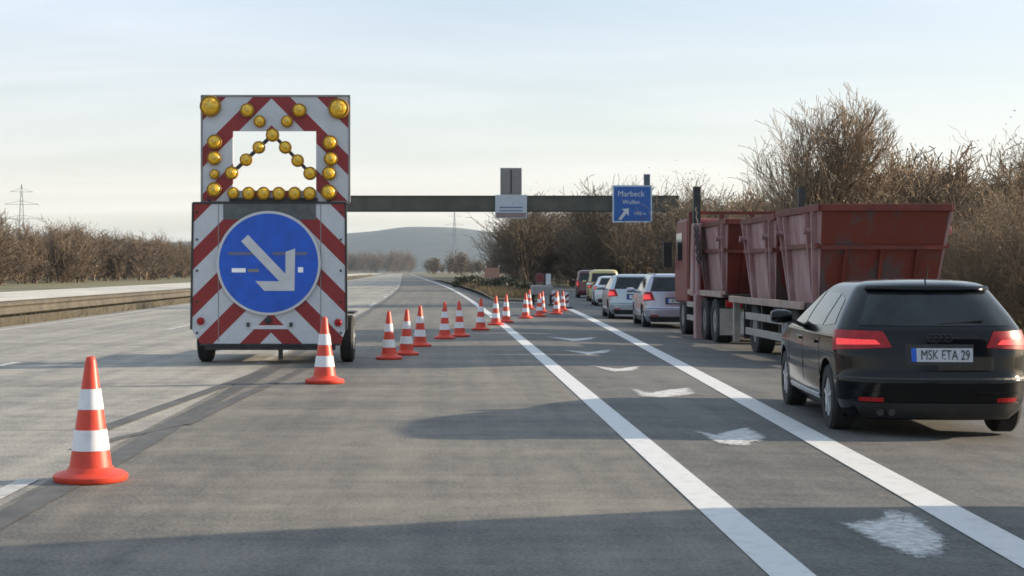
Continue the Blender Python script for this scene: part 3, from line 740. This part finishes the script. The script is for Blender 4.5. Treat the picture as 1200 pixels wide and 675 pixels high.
MB().box(-1.08, 1.08, .0, 6.3, .931, .985).build('deck', M_darkm, tr)
for s_ in (-1, 1):
    MB().box(s_ * 1.12 - .04, s_ * 1.12 + .04, .5, 6.35, .90, 1.02).build('side_beam', M_beige, tr, bevel=.008)
    for z in (.68, .40): MB().box(s_ * 1.10 - .018, s_ * 1.10 + .018, 1.9, 5.2, z - .065, z + .065).build('side_guard', M_guard, tr, bevel=.006)
    for y in (2.2, 3.6, 5.0): MB().box(s_ * 1.07 - .02, s_ * 1.07 + .01, y, y + .06, .32, .9).build('guard_bracket', M_darkm, tr)
    for y in (1.2, 4.3): truck_wheel(tr, s_ * .93, y, .45, .3, s_)
    MB().box(s_ * 1.0 - .14, s_ * 1.0 + .14, 4.95, 4.97, .25, .80).build('mud_flap', M_plastic, tr)
    MB().box(s_ * .92 - .12, s_ * .92 + .12, -.06, 0, .72, .86).build('tail_lamp', M_redlamp, tr)
    MB().box(s_ * 1.06 - .06, s_ * 1.06 + .06, 6.0, 6.12, .15, .9).build('support_leg', M_guard, tr)
MB().box(-1.08, 1.08, -.05, .06, .46, .60).build('underrun_bar', M_guard, tr)
MB().bar((0, 6.3, .75), (0, 7.6, .65), .14, .16).build('drawbar', M_darkm, tr)
lo = thing('skip_lorry', (XT, 29.9, gz(XT, 32)), 0, 'red skip lorry with two lifting arms, seen from behind', 'lorry')
for s_ in (-.42, .42): MB().box(s_ - .07, s_ + .07, 0, 6.2, .72, .98).build('chassis_rail', M_darkm, lo)
MB().box(-1.1, 1.1, 0.1, 4.3, .981, 1.03).build('deck', M_darkm, lo)
for s_ in (-1, 1):
    MB().box(s_ * 1.10 - .04, s_ * 1.10 + .04, .1, 4.3, .97, 1.09).build('side_beam', M_beige, lo, bevel=.008)
    for y in (1.0, 2.25, 5.2): truck_wheel(lo, s_ * .95, y, .47, .32, s_)
    for z in (.75, .45): MB().box(s_ * 1.1 - .018, s_ * 1.1 + .018, 2.9, 4.5, z - .06, z + .06).build('side_guard', M_guard, lo)
    arm = MB()
    arm.prism([(2.95, .95), (3.35, .95), (3.25, 2.0), (3.12, 2.55), (2.86, 2.55), (2.88, 2.0)], s_ * 1.15 - .09, s_ * 1.15 + .09, 'yz')
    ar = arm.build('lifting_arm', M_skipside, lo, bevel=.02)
    MB().bar((s_ * 1.15, 2.98, 2.5), (s_ * 1.15, 2.94, 3.36), .15, .17).build('arm_head', M_darkm, ar)
    for yy, zz in ((2.80, 2.9), (3.05, 2.85)):              # lifting chains hanging from the arm head
        ch = MB()
        for k in range(14): ch.bar((s_ * 1.2, yy - .04 * k, zz - .085 * k), (s_ * 1.2 + (.02 if k % 2 else -.02), yy - .04 * (k + 1), zz - .085 * (k + 1)), .028, .028)
        ch.build('lifting_chain', M_darkm, ar)
    MB().tube((s_ * 1.15, 2.72, .6), (s_ * 1.15, 2.86, 2.2), .07, .05, 10).build('hydraulic_ram', M_skipside, ar, smooth=True)
    MB().box(s_ * 1.14 - .1, s_ * 1.14 + .1, 2.55, 2.85, .02, 1.0).build('stabiliser', M_skipside, ar, bevel=.02)
    MB().box(s_ * .9 - .16, s_ * .9 + .16, -.05, 0.0, .78, .92).build('tail_lamp', M_redlamp, lo)
    MB().box(s_ * 1.0 - .18, s_ * 1.0 + .18, -.03, -.01, .22, .75).build('mud_flap', M_guard, lo)
    MB().box(s_ * 1.3 - .1, s_ * 1.3 + .1, 6.25, 6.35, 1.6, 2.2).build('wing_mirror', M_plastic, lo)
    MB().box(s_ * 1.125 - .005, s_ * 1.125 + .005, 5.15, 6.0, 1.75, 2.4).build('side_window', M_glass, lo)
MB().prism([(4.45, .75), (6.3, .75), (6.35, 1.5), (6.12, 2.62), (5.9, 2.72), (4.6, 2.72), (4.45, 2.6)], -1.12, 1.12, 'yz').build('cab', M_cab, lo, bevel=.07)
for x in (-1.05, -.35, .35, 1.05): MB().box(x - .05, x + .05, 4.30, 4.40, 1.03, 2.85).build('headboard_post', M_skip, lo)
for z in (1.5, 2.1, 2.8): MB().box(-1.08, 1.08, 4.31, 4.39, z, z + .07).build('headboard_rail', M_skip, lo)
MB().box(-1.0, 1.0, 4.43, 4.449, 1.7, 2.4).build('cab_rear_window', M_glass, lo)
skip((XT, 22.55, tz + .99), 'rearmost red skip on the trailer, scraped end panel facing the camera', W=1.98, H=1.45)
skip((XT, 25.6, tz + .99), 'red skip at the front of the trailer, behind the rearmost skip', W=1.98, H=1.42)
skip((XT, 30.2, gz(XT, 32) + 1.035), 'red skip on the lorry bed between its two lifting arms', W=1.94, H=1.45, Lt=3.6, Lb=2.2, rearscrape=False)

# ------------------------------------------------------------------ gantry and its signs
GD = 123.0
ga = thing('sign_gantry', (18.6, GD, gz(18.6, GD) - .1), 0, 'long dark steel sign gantry spanning the motorway', 'gantry')
X0 = -16.5 - 18.6
bm = MB().box(X0, 0.35, -.35, .35, 6.72, 7.85).build('beam', M_gantry, ga)
MB().box(X0 - .05, .40, -.42, .42, 7.85, 7.95).build('top_flange', M_darkm, bm)
MB().box(X0 - .05, .40, -.42, .42, 6.63, 6.72).build('bottom_flange', M_darkm, bm)
for i in range(16):
    x = X0 + .6 + i * (34.2 / 15); MB().box(x - .04, x + .04, -.40, -.352, 6.73, 7.84).build('web_stiffener', M_gantry, bm)
for x in (X0 + .3, .05):
    lg = MB().box(x - .28, x + .28, -.3, .3, 0, 6.62).build('leg', M_gantry, ga)
    MB().box(x - .5, x + .5, -.5, .5, 0, .25).build('foot_plate', M_darkm, lg)
MB().lathe([(.42, 3.2), (.5, 3.4), (.5, 4.3), (.42, 4.5)], (.1, -.75, 0), 'z', 14).build('camera_housing', M_darkm, ga, smooth=True)
vm = thing('lane_sign', (5.17, GD - .55, 7.62), 0, 'grey two-column matrix sign on top of the gantry above the white plate', 'sign')
MB().box(-.88, .88, -.1, .12, 0, 2.2).build('housing', M_grey, vm, bevel=.03)
for x in (-.43, .43): MB().box(x - .36, x + .36, -.125, -.101, .12, 2.02).build('matrix_panel', mat('matrix_grey', (.19, .175, .175), .5), vm)
MB().box(-.05, .05, -.14, -.101, .1, 2.04).build('divider', M_darkm, vm)
lp = thing('plate_sign', (5.17, GD - .62, 5.68), 0, 'pale plate sign hanging below the matrix sign on the gantry', 'sign')
MB().box(-1.3, 1.3, -.05, .03, 0, 1.92).build('panel', mat('pale_plate', (.42, .47, .52), .5), lp)
for z0, z1 in ((.84, .96), (.58, .68)): MB().box(-.95, .95, -.058, -.051, z0, z1).build('text_bar', mat('plate_blue', (.10, .15, .26), .5), lp)
MB().box(-1.22, 1.22, -.058, -.051, .06, .46).build('lower_field', mat('plate_brown', (.22, .165, .16), .5), lp)
for x in (-.6, .6): MB().box(x - .03, x + .03, .03, .16, .3, 2.0).build('bracket', M_darkm, lp)
bs = thing('direction_sign', (15.1, GD - .6, 5.35), 0, 'blue motorway direction sign with white lettering at the right end of the gantry', 'sign')
MB().box(-1.62, 1.62, -.05, .03, 0, 3.05).build('border', mat('sign_border', (.45, .55, .65), .4), bs)
MB().box(-1.50, 1.50, -.06, -.051, .12, 2.93).build('panel', M_blue2, bs)
MB().box(.95, 1.45, -.1, .1, 3.06, 3.95).build('post_head', mat('post_blue_grey', (.06, .09, .13), .5), bs)
for x in (-.8, .8): MB().box(x - .05, x + .05, .03, .16, .2, 2.9).build('bracket', M_darkm, bs)
text_part('sign_text', 'Marbeck', .66, M_white, bs, (-.1, -.064, 2.33), (math.radians(90), 0, 0), .003, .95)
text_part('sign_text', 'Wulfen', .50, M_white, bs, (-.1, -.064, 1.66), (math.radians(90), 0, 0), .003, .95)
text_part('sign_text', '1000 m', .36, M_white, bs, (.62, -.064, .72), (math.radians(90), 0, 0), .003, .95)
MB().prism([(-1.15, .25), (-.92, .20), (-.50, .72), (-.30, .55), (-.28, 1.15), (-.85, 1.1), (-.68, .92)], -.066, -.061).build('exit_arrow', M_white, bs)

# ------------------------------------------------------------------ median guardrail
gr = thing('guardrail', (0, 0, 0), 0, 'low weathered steel guardrail along the median on the left', 'guardrail')
def railsweep(z0, prof, s0):
    P = []
    for D in [18 + 4 * i for i in range(22)] + ysteps(106, 420):
        P.append([(curve(D) + s0 + a, D, z0 + b) for a, b in prof])
    return P
W = [(0, .16), (.05, .13), (.05, .08), (.0, .03), (.0, -.03), (.05, -.08), (.05, -.13), (0, -.16), (-.012, -.16), (.035, -.08), (-.012, 0), (.035, .08), (-.012, .16)]
MB().quadgrid(railsweep(.40, W, -10.95), close=True).build('rail', M_zinc, gr)
MB().quadgrid(railsweep(.40, [(-a, b) for a, b in W], -11.5), close=True).build('rail', M_zinc, gr)
MB().quadgrid(railsweep(.10, [(.02, .1), (.02, -.14), (-.06, -.14), (-.06, .1)], -10.80), close=True).build('kerb_board', mat('rail_kerb', (.05, .043, .028), .9, var=.4, scale=2), gr)
pm = None
for i in range(60):
    D = 26 + 2.0 * i if i < 30 else 86 + 4.0 * (i - 30)
    if pm is None:
        o = MB().box(-.06, .06, -.03, .03, -.05, .52).build('post', M_zinc, gr); pm = o.data
    else:
        o = bpy.data.objects.new('post', pm); C.objects.link(o); o.parent = gr
    o.location = (curve(D) - 11.22, D, 0)

# ------------------------------------------------------------------ roadworks trailer and small signs at the gore
rw = thing('roadworks_trailer', (4.05, 64, gz(4.05, 64)), 0, 'small pale roadworks trailer with red and white boards at the gore', 'trailer')
rw.scale = (.82, .82, .82)
MB().box(-.55, .55, 0, 1.4, .50, 1.0).build('box_body', mat('pale_grey_body', (.25, .24, .24), .5), rw, bevel=.05)
for s_ in (-.5, .5): wheel(rw, s_, .5, .3, .16, 1 if s_ > 0 else -1)
MB().lathe([(.27, 0), (.27, -.03), (.25, -.035)], (-.12, .4, 1.4), 'y', 24).build('round_sign', M_maroon, rw)
MB().lathe([(.17, -.036), (.17, -.045)], (-.12, .4, 1.4), 'y', 24).build('sign_face', M_cab, rw)
MB().box(.20, .46, .36, .42, 1.05, 1.62).build('white_board', M_white, rw)
MB().tube((-.12, .45, 1.05), (-.12, .45, 1.4), .03).build('sign_post', M_grey, rw)
def beacon(x, D, lab):
    b = thing('beacon_board', (x, D, gz(x, D)), 0, lab, 'beacon', 'red and white beacon boards at the gore'); b.scale = (.8, .8, .8)
    MB().box(-.3, .3, -.15, .15, 0, .10).build('foot', M_plastic, b, bevel=.02)
    MB().box(-.125, .125, -.02, .02, .10, .80).build('board', M_white, b)
    for k in range(2): MB().prism([(-.124, .16 + .28 * k), (.124, .32 + .28 * k), (.124, .46 + .28 * k), (-.124, .30 + .28 * k)], -.025, -.0205).build('red_stripe', M_cab, b)
beacon(4.55, 57.5, 'beacon board left of the exit line in the far cluster')
beacon(4.45, 62.5, 'beacon board just in front of the roadworks trailer')
os_ = thing('orange_sign', (3.3, 112, gz(3.3, 112)), 0, 'pinkish orange sign board on posts above the gore bushes', 'sign')
MB().box(-.55, .55, -.03, .03, .9, 1.7).build('panel', mat('faded_orange', (.36, .19, .14), .5), os_)
for x in (-.5, .5): MB().tube((x, .05, 0), (x, .05, 1.9), .04).build('post', M_grey, os_)

# ------------------------------------------------------------------ pylons
M_pylon = mat('galvanised_lattice', (.30, .30, .30), .6, var=.1)
def pylon(x, D, H, lab):
    p = thing('pylon', (x, D, -.4), R_(12), lab, 'pylon', 'far power pylons')
    mb = MB(); prof = [(0, 4.0), (.3, 2.4), (.55, 1.3), (.75, .9), (1.0, .15)]
    wd = lambda t: np.interp(t, [a for a, _ in prof], [b for _, b in prof]); n = 12
    for i in range(n):
        t0, t1 = i / n, (i + 1) / n; a, b = wd(t0), wd(t1)
        cs = [(-1, -1), (1, -1), (1, 1), (-1, 1)]
        for k in range(4):
            c0, c1 = cs[k], cs[(k + 1) % 4]
            mb.bar((c0[0] * a, c0[1] * a, t0 * H), (c0[0] * b, c0[1] * b, t1 * H), .26, .26)
            mb.bar((c0[0] * a, c0[1] * a, t0 * H), (c1[0] * b, c1[1] * b, t1 * H), .11, .11)
    mb.build('lattice_mast', M_pylon, p)
    for t, ln in ((.62, 13), (.78, 10), (.92, 6.5)):
        ca = MB()
        for sg in (-1, 1): ca.bar((0, 0, t * H), (sg * ln, 0, t * H), .2, .2).bar((0, 0, t * H + 2.2), (sg * ln, 0, t * H), .16, .16)
        ca.build('cross_arm', M_pylon, p)
pylon(-257, 900, 54, 'lattice power pylon above the wood at the far left')
pylon(6.5, 1500, 62, 'faint power pylon in front of the blue hills below the gantry')

# ------------------------------------------------------------------ bare trees and shrubs
def grow(rng, H, spread, levels, n0, trunk_r, upright=.5, multi=1, twig=.006, leaf=0, first=.25, wob=.10, env=None):
    """recursive bare branches; returns segment array [n, 8] and leaf positions"""
    seg = []; leaves = []
    def rec(p, d, ln, r, lev):
        steps = 5 if lev == 0 else (4 if lev < 3 else 3); q = p.copy(); dd = d.copy(); rr = r
        r_end = max(twig, r * (.45 if lev == 0 else .35))
        for i in range(steps):
            nd = dd + rng.normal(0, wob * (1 + .5 * lev), 3); nd[2] += .06 * upright; nd /= np.linalg.norm(nd)
            q2 = q + nd * ln / steps
            if env and lev and env(q2): break
            r2 = r + (r_end - r) * (i + 1) / steps
            seg.append((*q, *q2, rr, r2)); q, dd, rr = q2, nd, r2
            if lev < levels:
                fr = (i + 1) / steps
                if lev == 0 and fr < first: continue
                k = n0[lev] / steps; k = int(k) + (rng.rand() < k - int(k))
                for _ in range(k):
                    a = rng.uniform(0, 6.283); tilt = rng.uniform(.45, 1.0) * spread
                    u = np.cross(dd, [0.3, .2, 1.0]); u /= np.linalg.norm(u) + 1e-9; v_ = np.cross(dd, u)
                    bd = dd * math.cos(tilt) + (u * math.cos(a) + v_ * math.sin(a)) * math.sin(tilt); bd[2] += upright * .25; bd /= np.linalg.norm(bd)
                    rec(q - nd * rng.uniform(0, ln / steps), bd, ln * rng.uniform(.42, .68) * (1.12 - .35 * fr * (lev == 0)), rr * rng.uniform(.5, .7), lev + 1)
            elif leaf and rng.rand() < leaf: leaves.append(q2)
    for m_ in range(multi):
        d = np.array([rng.normal(0, .28 if multi > 1 else .04), rng.normal(0, .28 if multi > 1 else .04), 1.0]); d /= np.linalg.norm(d)
        o = np.array([rng.normal(0, .25), rng.normal(0, .25), -.1]) if multi > 1 else np.array([0, 0, -.1])
        rec(o, d, H * (.62 if multi == 1 else rng.uniform(.55, .8)), trunk_r * (1 if multi == 1 else rng.uniform(.6, 1)), 0)
    S = np.array(seg)
    S[:, [2, 5]] *= H / max(S[:, 5].max(), .1)
    Lf = np.array(leaves) if leaves else np.zeros((0, 3))
    return S, Lf
def seg_mesh(name, S, Lf, mats, rng, leafsize=.05):
    a, b = S[:, 0:3], S[:, 3:6]; d = b - a; d /= np.linalg.norm(d, axis=1, keepdims=True) + 1e-9
    u = np.cross(d, np.array([.31, .17, .93])); u /= np.linalg.norm(u, axis=1, keepdims=True) + 1e-9; v_ = np.cross(d, u); n = len(S)
    V = np.zeros((n, 6, 3))
    for k in range(3):
        c_, s_ = math.cos(2.0944 * k), math.sin(2.0944 * k); o = u * c_ + v_ * s_
        V[:, k] = a + o * S[:, 6:7]; V[:, 3 + k] = b + o * S[:, 7:8]
    base = (np.arange(n) * 6)[:, None, None]
    F = base + np.array([[0, 1, 4, 3], [1, 2, 5, 4], [2, 0, 3, 5]])[None]
    V = V.reshape(-1, 3); F = F.reshape(-1, 4); mi = np.zeros(len(F), int)
    if len(Lf):
        m_ = len(Lf); e1 = rng.normal(0, 1, (m_, 3)); e1 /= np.linalg.norm(e1, axis=1, keepdims=True); e2 = np.cross(e1, rng.normal(0, 1, (m_, 3))); e2 /= np.linalg.norm(e2, axis=1, keepdims=True)
        sz = leafsize * rng.uniform(.6, 1.4, (m_, 1))
        Q = np.stack([Lf, Lf + e1 * sz * .5 + e2 * sz * .3, Lf + e1 * sz, Lf + e1 * sz * .5 - e2 * sz * .3], 1).reshape(-1, 3)
        FL = len(V) + np.arange(m_ * 4).reshape(-1, 4); V = np.vstack([V, Q]); F = np.vstack([F, FL]); mi = np.concatenate([mi, np.ones(m_, int)])
    me = bpy.data.meshes.new(name); me.vertices.add(len(V)); me.vertices.foreach_set('co', V.ravel())
    me.loops.add(len(F) * 4); me.loops.foreach_set('vertex_index', F.ravel().astype(np.int32))
    me.polygons.add(len(F)); me.polygons.foreach_set('loop_start', np.arange(len(F), dtype=np.int32) * 4)
    for m_ in mats: me.materials.append(m_)
    me.polygons.foreach_set('material_index', mi.astype(np.int32)); me.update(calc_edges=True)
    return me
def split_tree(name, S, Lf, rng, bark, cutoff, leafsize):
    """thick limbs -> trunk mesh, thin ones with their leaves -> crown mesh"""
    big = S[:, 6] > cutoff
    return seg_mesh(name + '_trunk', S[big], np.zeros((0, 3)), [bark], rng), seg_mesh(name + '_crown', S[~big], Lf, [bark, M_dead], rng, leafsize)
def plant(kind, meshes, loc, rz, s, label, cat, group=None):
    r = thing(kind, loc, rz, label, cat, group); r.scale = s if isinstance(s, tuple) else (s, s, s)
    for nm, me in zip(('trunk', 'crown') if 'tree' in kind else ('stems', 'twigs'), meshes):
        o = bpy.data.objects.new(nm, me); C.objects.link(o); o.parent = r
    return r
rng = np.random.RandomState(11)
S, Lf = grow(rng, 10.2, .72, 4, [22, 10, 6, 4], .20, upright=.85, twig=.011, first=.10, leaf=.0, wob=.07, env=lambda p: (p[0] / 3.7) ** 2 + (p[1] / 3.7) ** 2 + ((p[2] - 5.0) / 4.0) ** 2 > 1 + .25 * math.sin(p[0] * 3 + p[2] * 2) and p[2] > 2.5)
big = split_tree('ash', S, Lf, rng, M_bark, .03, .06); print('big segs', len(S))
kinds = []
for sd_, H, sp in ((21, 7.5, .75), (22, 7.0, .85), (23, 8.0, .7)):
    rng = np.random.RandomState(sd_); S, Lf = grow(rng, H, sp, 4, [11, 6, 4, 3], .13, upright=.7, twig=.009, first=.12, leaf=.12)
    kinds.append(split_tree('tree', S, Lf, rng, M_bark_warm, .03, .09)); print('tree segs', len(S))
shr = []
for sd_ in (31, 32, 33):
    rng = np.random.RandomState(sd_); S, Lf = grow(rng, 4.2, .75, 3, [9, 6, 4], .035, upright=.9, multi=9, twig=.006, first=0, leaf=.16)
    shr.append(split_tree('shrub', S, Lf, rng, M_bark_warm, .016, .07)); print('shrub segs', len(S))
gr_z = lambda x, d: gz(x, d) - .06
plant('bare_tree', big, (15.1, 62, gr_z(15, 62)), .4, (1.05, 1.05, .93), 'big bare round-crowned tree rising behind the red lorry', 'tree')
TREES = [(21.5, 60, 0, 1.0, 'slender bare tree just right of the big round-crowned tree'), (23.0, 55, 1, .95, 'bare tree with loose crown behind the right end of the skips'),
         (24.5, 64, 2, 1.0, 'tall bare tree near the right edge behind the hedge'), (22.5, 72, 2, .95, 'bare tree standing deep behind the hedge right of the skips'),
         (13.5, 80, 0, .95, 'bare tree left of the big round-crowned tree, above the lorry cab'), (17.5, 90, 1, 1.05, 'bare tree behind the big round-crowned tree, on its left'),
         (17.0, 142, 2, 1.35, 'leaning bare tree right of the blue gantry sign'), (26.5, 66, 0, 1.1, 'rightmost bare tree at the edge of the photo')]
for i, (x, d, k, s, lab) in enumerate(TREES):
    plant('bare_tree', kinds[k], (x, d, gr_z(x, d)), i * 1.3, (s, s, s), lab, 'tree', 'bare trees beside the exit')
random.seed(12)
n = 0
for i in range(64):                                   # hedge along the exit road
    d = 36 + 62 * (i / 64) + random.uniform(-1, 1)
    x = exit_edge(d) + random.uniform(3.0, 9.0)
    if x < d * .385 + 2.5 or True:
        plant('bare_shrub', shr[i % 3], (x, d, gr_z(x, d)), random.uniform(0, 6.3), (random.uniform(.95, 1.25),) * 2 + (random.uniform(.75, 1.08),),
              'leafless brown shrub in the hedge beside the exit road', 'shrub', 'shrubs in the hedge beside the exit road')
def wood(name, label, pts, base, mats, seedv, leafsize):
    rng = np.random.RandomState(seedv); parts = []; lv = []
    for i, (x, d, h) in enumerate(pts):
        S, Lf = base[i % len(base)]; a = rng.uniform(0, 6.28); c_, s_ = math.cos(a), math.sin(a); Rm = np.array([[c_, -s_, 0], [s_, c_, 0], [0, 0, 1]])
        k = h / 10.0; T = S.copy(); wd = k * rng.uniform(.9, 1.3)
        for o in (0, 3): T[:, o:o + 3] = (S[:, o:o + 3] * [wd, wd, k]) @ Rm.T + [x, d, -.3]
        T[:, 6:8] *= 1.0; parts.append(T); lv.append((Lf * [wd, wd, k]) @ Rm.T + [x, d, -.3])
    S = np.vstack(parts); L_ = np.vstack(lv)
    me = seg_mesh(name, S, L_, mats, rng, leafsize); o = bpy.data.objects.new(name, me); C.objects.link(o)
    tag(o, label, 'trees', kind='stuff'); print(name, len(S), len(L_))
bases = []
for sd_ in (41, 42, 43, 44):
    rng = np.random.RandomState(sd_); bases.append(grow(rng, 10, .8, 3, [17, 8, 5], .13, upright=.75, twig=.026, first=.06, leaf=.35))
for sd_ in (45, 46):
    rng = np.random.RandomState(sd_); bases.append(grow(rng, 10, .6, 3, [13, 6, 3], .07, upright=1.0, multi=5, twig=.024, first=0, leaf=.2))
rr = random.Random(5)
pts = []
for i in range(340):
    d = 138 + (rr.random() ** 1.7) * 520; pts.append((curve(d) - 40 - rr.random() * 38 - max(0, (d - 300)) * .03, d, rr.uniform(5.6, 8.4) * (1 + (d - 150) / 900)))
wood('left_wood', 'brown leafless wood behind the opposite carriageway on the left', pts, bases, [M_bark_far, M_bark_far], 51, .11)
pts = []
for i in range(230):
    d = 145 + (rr.random() ** 1.3) * 330; q = rr.random() ** 1.5
    lo_x = d * .036 + 1.0; pts.append((lo_x + 1.5 + q * 40, d, rr.uniform(7.5, 11.0) * (.85 + d / 900)))
for i in range(40):
    d = 104 + rr.random() * 46; pts.append((exit_edge(d) + 4 + rr.random() * 22, d, rr.uniform(5.5, 8.5)))
wood('right_wood', 'dense dark leafless wood beyond the gantry on the right', pts, bases, [M_bark_mid, M_bark_mid], 52, .12)
pts = []
for i in range(170):
    d = 62 + (rr.random() ** 1.3) * 70; a, b = exit_edge(d) + 6, d * .42 + 4
    pts.append((a + (b - a) * rr.random(), d, rr.uniform(4.6, 7.4) * (.75 + d / 260)))
wood('roadside_wood', 'continuous brown bank of bare trees beside the exit road', pts, bases, [M_bark_warm, M_dead], 54, .055)
pts = []
for i in range(90):
    d = 1500 + rr.random() * 500; pts.append(((-rr.random() * 80 - 38) * d / 1600, d, rr.uniform(17, 27)))
for i in range(90):
    d = 700 + rr.random() * 500; pts.append((curve(d) + 12 + rr.random() * 110, d, rr.uniform(7, 12)))
wood('far_wood', 'low line of far trees in front of the blue hills', pts, bases, [M_bark_far, M_bark_far], 53, .6)

# low evergreen bushes on the gore
def bush(x, D, sx, sy, sz, n, seedv, lab):
    rng = np.random.RandomState(seedv); u = rng.normal(0, 1, (n, 3)); u /= np.linalg.norm(u, axis=1, keepdims=True); u[:, 2] = abs(u[:, 2])
    lump = 1 + .25 * np.sin(u[:, 0] * 5 + seedv) * np.cos(u[:, 1] * 4); P = u * (rng.rand(n, 1) ** .35) * lump[:, None] * [sx, sy, sz]
    S = np.array([(0, 0, -.1, *(p * .8), .02, .008) for p in P[:40]])
    r = thing('evergreen_bush', (x, D, gz(x, D) + .1), 0, lab, 'bush', 'low bushes on the gore')
    o = bpy.data.objects.new('foliage', seg_mesh('bush', S, P, [M_bark, M_green], rng, .22)); C.objects.link(o); o.parent = r
bush(1.9, 128, 1.6, 2.0, .95, 1500, 61, 'leftmost low green bush on the gore, by the edge line')
bush(4.0, 122, 1.5, 2.0, .85, 1400, 62, 'second low bush on the gore, right of the leftmost')
bush(3.4, 106, 1.3, 2.0, .75, 1300, 63, 'low dark bush in the middle of the gore')
bush(4.4, 97, 1.2, 1.8, .75, 1200, 64, 'low dark bush nearest the cones on the gore')
bush(4.6, 90, .9, 1.5, .6, 900, 65, 'small ragged bush at the tip of the gore')

# rough winter grass on the verges
def grass(name, label, pts, h, seedv, gm=None):
    rng = np.random.RandomState(seedv); S = []
    for x, d, z in pts:
        a = rng.normal(0, .35, 2) * h; hh = h * rng.uniform(.5, 1.3); S.append((x, d, z, x + a[0], d + a[1], z + hh, .012, .003))
    me = seg_mesh(name, np.array(S), np.zeros((0, 3)), [gm or mat('dry_grass', (.26, .21, .10), .9, var=.4, scale=2, col2=(.10, .10, .04))], rng); o = bpy.data.objects.new(name, me); C.objects.link(o)
    tag(o, label, 'grass', kind='stuff')
pts = []
for i in range(16000):
    d = 28 + (rr.random() ** 1.5) * 90; x = exit_edge(d) + rr.random() ** 1.3 * 8; pts.append((x, d, gz(x, d) - .06))
grass('verge_grass', 'dry winter grass along the right verge below the hedge', pts, .28, 71)
pts = []
for i in range(16000):
    d = 28 + (rr.random() ** 1.5) * 110; x = curve(d) - 10.75 - rr.random() * 3.2; pts.append((x, d, -.04))
grass('median_grass', 'short dry grass under the median guardrail', pts, .27, 72, mat('median_dry_grass', (.11, .092, .05), .95, scale=2, col2=(.05, .048, .024)))
pts = []
for i in range(6000):
    d = 72 + rr.random() * 75; a, b = curve(d) + 2.7, line2(d) - .6
    if b > a: x = a + rr.random() * (b - a); pts.append((x, d, gz(x, d) + .1))
grass('gore_tufts', 'rough grass on the gore between motorway and exit', pts, .35, 73, mat('gore_dry_grass', (.13, .098, .055), .95, scale=2, col2=(.06, .05, .028)))

# ------------------------------------------------------------------ haze
hz = MB().box(-8500, 8500, -190, 9000, -3, 190).build('haze', None); hz['kind'] = 'stuff'
hm = bpy.data.materials.new('haze_air'); hm.use_nodes = True; t = hm.node_tree; t.nodes.clear()
pv = N(t, 'ShaderNodeVolumePrincipled'); pv.inputs['Color'].default_value = (.60, .79, 1.0, 1); pv.inputs['Density'].default_value = .000065; pv.inputs['Anisotropy'].default_value = .2
mo = N(t, 'ShaderNodeOutputMaterial'); t.links.new(pv.outputs[0], mo.inputs['Volume']); hz.data.materials.append(hm)
hz['label'] = 'thin pale winter haze'
